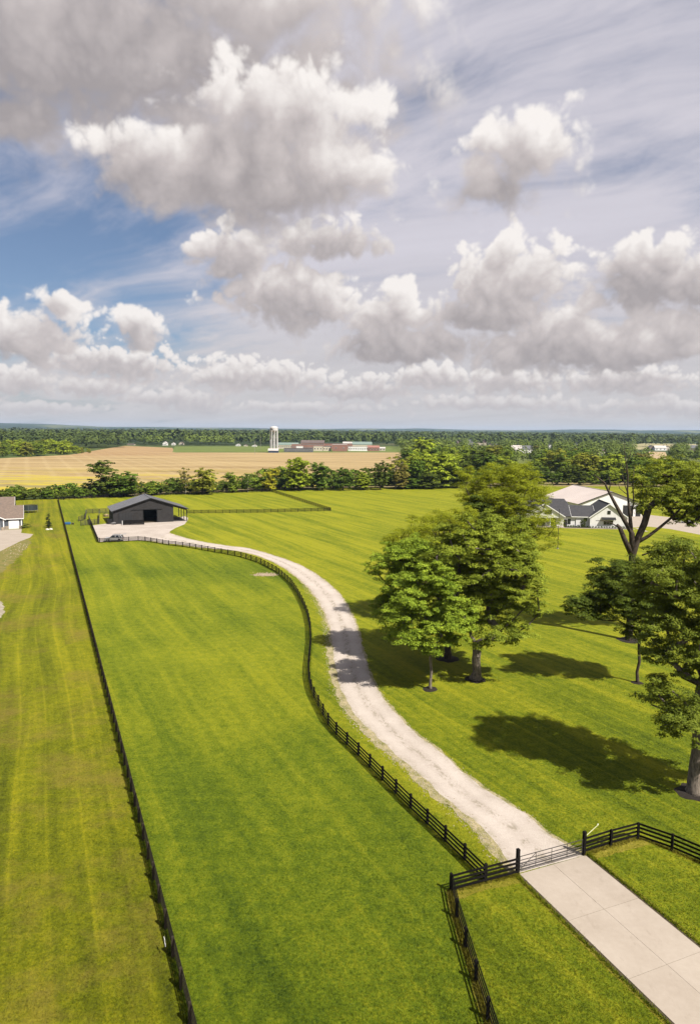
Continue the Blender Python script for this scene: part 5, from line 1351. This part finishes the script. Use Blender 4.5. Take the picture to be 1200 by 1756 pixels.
# ------------------------------------------------------------------ far buildings
BRICK = simple('red_brick', (.25, .13, .10), (.20, .105, .082), .3, .9); CREAM = simple('cream_wall', (.48, .43, .34), (.42, .37, .29), .2, .8)
GREENR = simple('green_roof', (.16, .21, .18), (.13, .17, .15), .2, .6); BROWNR = simple('brown_roof', (.12, .09, .08), (.09, .07, .065), .3, .8); PALER = simple('pale_roof', (.42, .38, .36), (.36, .33, .31), .2, .7); GREYR = simple('grey_roof', (.11, .11, .12), (.08, .08, .09), .5, .8)
def hzy(px): return 741 + (px - 600) * .0087
def bld(name, label, cat, px0, px1, yb, yt, depth, wall, roof, kind='flat', nwin=6, rows=1, group=None, rz=0.0, rh=.35, win=GLASS, doors=()):
    a, b_ = G(px0, yb), G(px1, yb); D = a.y; w = b_.x - a.x; hgt = H - (yt - hzy((px0 + px1) / 2)) * D / FPX
    o = thing(name, label, cat, (a.x, a.y, 0), rz, group)
    wh = hgt if kind == 'flat' else hgt * (1 - rh)
    mb = MB(); mb.box(w / 2, depth / 2, wh / 2, w, depth, wh); mb.build('wall', wall, o)
    if kind == 'flat':
        MB().box(w / 2, depth / 2, wh + .12, w + .5, depth + .5, .24).build('roof', roof, o)
    elif kind == 'gx': gable_roof_x(o, 0, w, 0, depth, wh, hgt, roof, .5)
    else:
        mb = MB(); mb.extr([(0, wh), (w, wh), (w / 2, hgt - .05)], .02, depth - .02); mb.build('gable', wall, o); gable_roof_y(o, 0, w, 0, depth, wh, hgt, roof, .4)
    for r_i in range(rows):
        zc = wh * (r_i + .5) / rows
        for k in range(nwin):
            x = w * (k + .5) / nwin; ww = min(1.8, w / nwin * .5); hh_ = min(1.7, wh / rows * .45)
            f = MB().box(x, -.05, zc + .1, ww + .3, .1, hh_ + .3).build('window', WTRIM, o); MB().box(x, -.12, zc + .1, ww, .05, hh_).build('pane', win, f)
    return o
# water tower
wtg = G(470, 776); wtw = thing('water_tower', 'white water tower with fluted legs standing left of the school', 'water tower', tuple(wtg))
TWH = simple('tower_white', (.44, .44, .44), (.38, .38, .38), .2, .6)
Dk = wtg.y / FPX; tz = H + (hzy(470) - 731) * Dk; tr_ = 6.8 * Dk; th_ = 8 * Dk
pr = [(0, -th_ - 1.6), (tr_ * .5, -th_ - 1.1), (tr_ * .9, -th_ - .2), (tr_, -th_ + .8), (tr_, -1.9), (tr_ * .8, -.8), (tr_ * .4, -.15), (.05, 0)]
MB().tube([(0, 0, tz + z) for r, z in pr], [max(r, .1) for r, z in pr], 28).build('tank', TWH, wtw, smooth=False)
MB().tube([(0, 0, tz), (0, 0, tz + .9)], [.5, .35], 10).build('vent', TWH, wtw)
MB().tube([(0, 0, 0), (0, 0, tz - th_ - .8)], [1.25, 1.25], 16).build('riser', TWH, wtw)
for k in range(8):
    a = k * math.pi / 4 + .3; r0_, r1_ = tr_ * .98, tr_ * .93
    MB().tube([(r0_ * math.cos(a), r0_ * math.sin(a), 0), (r1_ * math.cos(a), r1_ * math.sin(a), tz - th_ + .6)], [.55, .5], 8).build('leg', TWH, wtw)
for zf in (.33, .66): MB().tube([(tr_ * .97 * math.cos(a), tr_ * .97 * math.sin(a), tz * zf * .85) for a in [k * math.pi / 4 + .3 for k in range(9)]], [.16] * 9, 5).build('ring_brace', TWH, wtw)
mk = MB()
for k, (a0, z0, w_, h_) in enumerate(((-2.05, -4.2, .20, 1.9), (-1.80, -4.6, .10, 1.3), (-2.35, -4.4, .12, 1.2))):
    n = 4; o = len(mk.v)
    for i in range(n + 1):
        a = a0 + w_ * (i / n - .5) * 2; mk.v += [((tr_ + .06) * math.cos(a), (tr_ + .06) * math.sin(a), tz + z0 - h_ / 2), ((tr_ + .06) * math.cos(a), (tr_ + .06) * math.sin(a), tz + z0 + h_ / 2)]
    mk.f += [(o + 2 * i, o + 2 * i + 2, o + 2 * i + 3, o + 2 * i + 1) for i in range(n)]
mk.build('painted_mark', GREYR, wtw)
bld('tank_shed', 'small dark blue shed with pale roof at the foot of the water tower', 'shed', 460, 477.5, 776.4, 769, 8, simple('dark_blue_wall', (.04, .06, .10), None, 1, .7), PALER, 'gx', 0, rh=.45)
bld('school_building', 'long low dark-walled building in front of the school, nearest the tan field', 'building', 487, 537, 775, 768.8, 14, GREYR, BROWNR, 'flat', 14)
bld('school_building', 'small white block on the roof line behind the low dark building', 'building', 508, 519, 773.8, 765.2, 8, WTRIM, WTRIM, 'flat', 0)
bld('school_building', 'cream block between the dark building and the red brick gymnasium', 'building', 537.5, 553, 773.5, 765.2, 14, CREAM, PALER, 'flat', 3)
bld('school_building', 'narrow cream block with dark panels left of the red brick gymnasium', 'building', 554, 567, 773.5, 765.6, 14, CREAM, GREYR, 'flat', 3)
bld('school_building', 'plain red brick gymnasium with pale roof edge', 'building', 569.6, 595, 774, 762.3, 26, BRICK, PALER, 'flat', 2)
bld('school_building', 'two-storey red brick school with wide brown hipped roof, tallest of the group', 'school', 516, 556, 770.5, 755.0, 26, BRICK, BROWNR, 'gx', 12, 2, rh=.28)
bld('school_building', 'low red brick wing with brown roof left of the two-storey school', 'building', 500, 516.5, 771, 761.5, 14, BRICK, PALER, 'flat', 5)
bld('school_building', 'long low wing with grey-green roof behind the water tower', 'building', 477, 512, 769.5, 759.0, 18, CREAM, GREENR, 'gx', 10)
bld('school_building', 'long brown-roofed link behind the gymnasium', 'building', 553, 604, 770.2, 760.5, 16, BRICK, BROWNR, 'flat', 12)
bld('school_building', 'white hall with green roof right of the gymnasium', 'building', 604, 637, 770.5, 757.6, 24, CREAM, GREENR, 'gx', 8)
bld('school_building', 'pale gabled hall behind the gymnasium', 'building', 588, 606, 768.6, 757.6, 20, WTRIM, PALER, 'gx', 4)
bld('school_building', 'low white entrance block with dark openings right of the gymnasium', 'building', 597, 631, 773.2, 766.0, 8, WTRIM, PALER, 'flat', 9)
bld('school_building', 'red brick block at the right end of the school', 'building', 630, 650, 773.5, 764.0, 18, BRICK, simple('rust_roof', (.28, .13, .10), None, 1, .8), 'gx', 4)
bld('school_building', 'small cream house at the school\'s right end', 'building', 650, 660, 773, 766.5, 10, CREAM, PALER, 'gx', 2)
HOUSES = [(279, 287, 763.8, 757.2, 'w', 'white house at the tree edge above the left of the tan field'), (294, 300, 763.5, 759, 'w', 'small white house right of the white one at the tree edge'), (307, 315, 763, 757.5, 'c', 'cream house at the tree edge above the green strip'),
 (218, 232, 763.4, 760.8, 'c', 'long low pale building at the tree edge by the dark wood'), (404, 412, 765, 761, 'w', 'small white house left of the water tower'), (418, 424, 765.5, 762, 'c', 'small cream house left of the water tower'), (432, 440, 766, 762.5, 'w', 'low white house close to the water tower\'s left'),
 (780, 789, 765, 754, 'c', 'pale house roof above the domed trees of the wood'), (802, 812, 765.5, 754, 'g', 'grey-roofed house peeping from the wood'), (816, 832, 765, 754, 'c', 'wide cream house peeping from the wood'),
 (836, 844, 772, 760, 'b', 'dark-gabled house in a gap of the wood'), (849, 855, 771, 761, 'w', 'narrow white house in a gap of the wood'), (877, 893, 779, 763.5, 'w', 'large white gabled house in the wood above the honey locust'), (894, 912, 777, 764, 'g', 'grey-roofed white house beside the large white gabled house'),
 (939, 946, 774, 761.5, 'w', 'white house behind the wood left of the machine shed'), (984, 989, 768, 755.5, 'w', 'narrow white house tip above the wood over the machine shed'), (1024, 1040, 778, 771, 'c', 'low cream house among trees over the old tree'),
 (1112, 1120, 772.2, 763.5, 'b', 'dark house at the left end of the row beyond the small tan field'), (1122, 1139, 772.5, 764, 'w', 'white house with grey roof beyond the small tan field'), (1140, 1148, 772.2, 764.5, 'c', 'cream house at the right of the row beyond the small tan field'), (1178, 1196, 774, 763.5, 'b', 'brown house near the right edge of the picture'),
 (1205, 1222, 775, 765, 'w', 'white house just beyond the right edge')]
for (a, b_, yb, yt, k, lab) in HOUSES:
    wl, rf_ = {'w': (WTRIM, PALER), 'c': (CREAM, BROWNR), 'g': (WTRIM, GREYR), 'b': (simple('brown_wall', (.20, .15, .12), None, .5, .8), GREYR)}[k]
    bld('far_house', lab, 'house', a, b_, yb, yt, 11, wl, rf_, 'gx' if (b_ - a) > 8 else 'gy', 3, group=None, rh=.45)
for (a, b_, yb, yt, lab) in ((0, 15, 745.2, 742.8, 'long white warehouse far off at the left horizon'), (14, 24, 742.0, 740.4, 'pale warehouse on the far hills at the left'), (1130, 1140, 755.2, 753.6, 'white farm building on the far plain at the right'), (1152, 1158, 755, 753.2, 'small white farm building on the far plain at the right edge')):
    bld('warehouse', lab, 'building', a, b_, yb, yt, 40, WTRIM, WTRIM, 'flat', 0)
# far second water tower
g_ = G(1142, 752.5); f_ = thing('far_water_tower', 'tiny white water tower on the right-hand horizon', 'water tower', tuple(g_)); Dk = g_.y / FPX
MB().tube([(0, 0, 0), (0, 0, 5 * Dk), (0, 0, 5.4 * Dk)], [.28 * Dk, .28 * Dk, .5 * Dk], 10).build('stem', TWH, f_); MB().tube([(0, 0, 5.4 * Dk), (0, 0, 6.2 * Dk), (0, 0, 7.4 * Dk), (0, 0, 8.0 * Dk)], [.5 * Dk, 1.5 * Dk, 1.5 * Dk, .4 * Dk], 16).build('tank', TWH, f_)
# utility poles on the crop field
for (px, yb, yt, lab) in ((437, 779.5, 757, 'thin utility pole on the tan field left of the water tower'), (447, 770, 748, 'thin tall pole left of the water tower behind the field'), (600, 776, 757, 'thin utility pole in front of the school')):
    g_ = G(px, yb); hh = H - (yt - hzy(px)) * g_.y / FPX; f_ = thing('utility_pole', lab, 'utility pole', tuple(g_))
    MB().tube([(0, 0, 0), (0, 0, hh)], [.22, .16], 7).build('pole', BARK_P, f_); MB().box(0, 0, hh - .8, 2.4, .14, .16).build('crossarm', BARK_P, f_)
    for x in (-1, 0, 1): MB().tube([(x, 0, hh - .72), (x, 0, hh - .5)], [.07] * 2, 6).build('insulator', GALV, f_)
# rubble in the pasture
rs = np.random.RandomState(4); c0 = G(455, 985.5); mb = MB()
for k in range(420):
    x, y = rs.randn(2) * (1.25, .75); s_ = rs.uniform(.07, .2); mb.box(c0.x + x, c0.y + y, s_ * .25, s_, s_ * rs.uniform(.6, 1), s_ * .7, rs.uniform(0, 3), .6)
tag(mb.build('rubble', simple('broken_stone', (.40, .32, .25), (.25, .19, .14), 3, .9)), 'patch of broken pale stones in the pasture inside the fence bend', kind='stuff')
sheet('bare_soil', ragged([(c0.x + 2.6 * math.cos(a), c0.y + 1.7 * math.sin(a)) for a in [k * .4488 for k in range(15)]], .3, 3), .0125, MATS['soil_patch'])
# loose stones along the drive's edges
mb = MB(); rs = np.random.RandomState(14)
def scatter(line, n, w, k0=0.0, k1=1.0, smin=.04, smax=.11, off=0):
    rp = resample(line, .5); L_ = len(rp)
    for _ in range(n):
        f = (k0 + (k1 - k0) * rs.rand() ** .7) * (L_ - 2); i = int(f); a, b_ = rp[i], rp[i + 1]; d = (b_ - a).normalized(); q_ = a.lerp(b_, f - i)
        k = rs.randn() * w + off; s_ = rs.uniform(smin, smax)
        mb.box(q_.x - d.y * k, q_.y + d.x * k, s_ * .2 + .012, s_, s_ * rs.uniform(.6, 1), s_ * .6, rs.uniform(0, 3), .6)
scatter(LE[len(LE) // 3:], 3400, .34, off=-.5, smin=.03, smax=.085); scatter(RE, 1300, .14, off=.1, smin=.03, smax=.08); scatter(LE[:len(LE) // 2], 400, .15)
for _ in range(120):
    g_ = G(*( (lambda u, w: (6 + 42 * u, 932 + 34 * (1 - u) * w + 6 * w))(rs.rand(), rs.rand()) )); s_ = rs.uniform(.08, .24); mb.box(g_.x, g_.y, s_ * .2, s_, s_ * .7, s_ * .5, rs.uniform(0, 3), .6)
tag(mb.build('gravel_stones', simple('loose_gravel', (.40, .35, .28), (.22, .18, .12), 5, .95)), kind='stuff')
# ------------------------------------------------------------------ hills on the horizon, haze
rs = np.random.RandomState(8)
na, nd_ = 150, 14
A_ = np.radians(np.linspace(-50, 50, na)); Dd = np.geomspace(5200, 15500, nd_)
AA, DD = np.meshgrid(A_, Dd)
hx, hy = DD * np.sin(AA), DD * np.cos(AA)
hgt = np.zeros_like(hx)
for k, (s_, a_) in enumerate(((3000, 1.0), (1300, .45), (600, .2))): hgt += a_ * perlin(hx / s_ + 3.3 * k, hy / s_ + 8.1 * k, 120 + k)
ramp = np.clip((DD - 5200) / 6500, 0, 1); hgt = ramp * (84 + 36 * hgt + 26 * np.clip((-AA - .25) * 3, 0, 1)) - 3
me = np_mesh('hills', np.stack([hx, hy, hgt], -1).reshape(-1, 3), np.array([(j * na + i, j * na + i + 1, (j + 1) * na + i + 1, (j + 1) * na + i) for j in range(nd_ - 1) for i in range(na - 1)]), [], smooth=True)
m, t, b = new_mat('hill_woods', .95, .05); p = wpos(t)
n1 = t.noise(t.v('MULTIPLY', p, (1, .45, 1)), .0016, 5, .62); n2 = t.noise(p, .012, 3, .6)
col = t.mix(t.mr(n1, .53, .60), (.022, .036, .016), (.13, .135, .05)); col = t.mix(t.mr(n2, .3, .7, 0, .35), col, (.015, .025, .012)); t.put(b.inputs['Base Color'], col)
me.materials.append(MATS['hill_woods']); tag(link('hills', me), kind='structure')
hz = MB().box(0, 7400, 79, 26000, 16600, 164).mesh('haze', None)
mh = bpy.data.materials.new('haze'); mh.use_nodes = True; nt_ = mh.node_tree; nt_.nodes.clear(); hq = NT(nt_)
pv_ = hq.n('ShaderNodeVolumePrincipled'); pv_.inputs['Color'].default_value = (.52, .72, 1.0, 1); pv_.inputs['Density'].default_value = 4.2e-5; pv_.inputs['Anisotropy'].default_value = .1
ho = hq.n('ShaderNodeOutputMaterial'); hq.put(ho.inputs['Volume'], pv_.outputs[0]); hz.materials.append(mh)
tag(link('haze', hz), kind='stuff')
# ------------------------------------------------------------------ grass tufts near the camera and under the fences
def pip(X, Y, poly):
    ins = np.zeros(X.shape, bool); n = len(poly)
    for i in range(n):
        x0, y0 = poly[i][0], poly[i][1]; x1, y1 = poly[(i + 1) % n][0], poly[(i + 1) % n][1]
        c = ((y0 > Y) != (y1 > Y)) & (X < (x1 - x0) * (Y - y0) / ((y1 - y0) or 1e-9) + x0); ins ^= c
    return ins
drive_poly = [tuple(p_) for p_ in REr] + [tuple(p_) for p_ in LEr[::-1]]
conc_poly = [tuple(x) for x in ed]
left_poly = [tuple(Aa + A_dir * 60), tuple(Ab), (-400, Ab.y), (-400, -60)]
rs = np.random.RandomState(91)
def tufts(name, X, Y, hgt, wid, mat, zb=.0, blades=3):
    N = len(X); k = blades
    X = np.repeat(X, k); Y = np.repeat(Y, k); a = rs.uniform(0, 6.283, N * k); h = np.repeat(hgt, k) * rs.uniform(.6, 1.2, N * k); w = wid * rs.uniform(.7, 1.3, N * k)
    ox, oy = rs.randn(N * k) * .035, rs.randn(N * k) * .035; lx, ly = rs.randn(N * k) * h * .5, rs.randn(N * k) * h * .5
    c, s_ = np.cos(a) * w / 2, np.sin(a) * w / 2
    V = np.stack([np.stack([X + ox - c, Y + oy - s_, np.full(N * k, zb)], 1), np.stack([X + ox + c, Y + oy + s_, np.full(N * k, zb)], 1), np.stack([X + ox + lx, Y + oy + ly, zb + h], 1)], 1).reshape(-1, 3)
    me = np_mesh(name, V, np.arange(len(V)).reshape(-1, 3), [mat]); return tag(link(name, me), kind='stuff')
# spread evenly over the picture's near ground, thinning with distance
N = 230000
Dg = 31 / (1 - rs.rand(N) * .62); th = rs.uniform(-.56, .56, N); X = Dg * np.tan(th) ; Y = Dg
bad = pip(X, Y, drive_poly) | pip(X, Y, conc_poly)
inl = pip(X, Y, left_poly); inp = pip(X, Y, past)
hh = rs.uniform(.03, .075, N) * (1 + .6 * (rs.rand(N) > .9))
for nm, sel, mat in (('grass', inl & ~bad, LAWN_L), ('grass', inp & ~inl & ~bad, LAWN_M), ('grass', ~inp & ~inl & ~bad, LAWN_R)):
    tufts(nm, X[sel], Y[sel], hh[sel], .03, mat)
# longer grass left standing under the boards
def under(line, n, mat, w=.12, off=0):
    rp = resample(line, .5); L_ = len(rp); f = rs.rand(n) ** 1.3 * (L_ - 2); i = f.astype(int); P = np.array([tuple(p_) for p_ in rp]); Q = P[i] + (P[i + 1] - P[i]) * (f - i)[:, None]; d = P[i + 1] - P[i]; d /= np.linalg.norm(d, axis=1, keepdims=True) + 1e-9
    k = rs.randn(n) * w + off; tufts('fence_grass', Q[:, 0] - d[:, 1] * k, Q[:, 1] + d[:, 0] * k, rs.uniform(.08, .24, n), .035, mat)
under(A_line, 16000, LAWN_M); under(E_line[::-1], 14000, LAWN_M); under(Gd_line, 2600, DRYG); under(F_line, 900, DRYG); under(H_line, 2600, DRYG)

under([tuple(x) for x in (gl - ddn * .27, gl - ddn * .27 + far_)], 3000, LAWN_R, .06); under([tuple(x) for x in (gr + ddn * .27, gr + ddn * .27 + far_)], 3000, LAWN_R, .06)
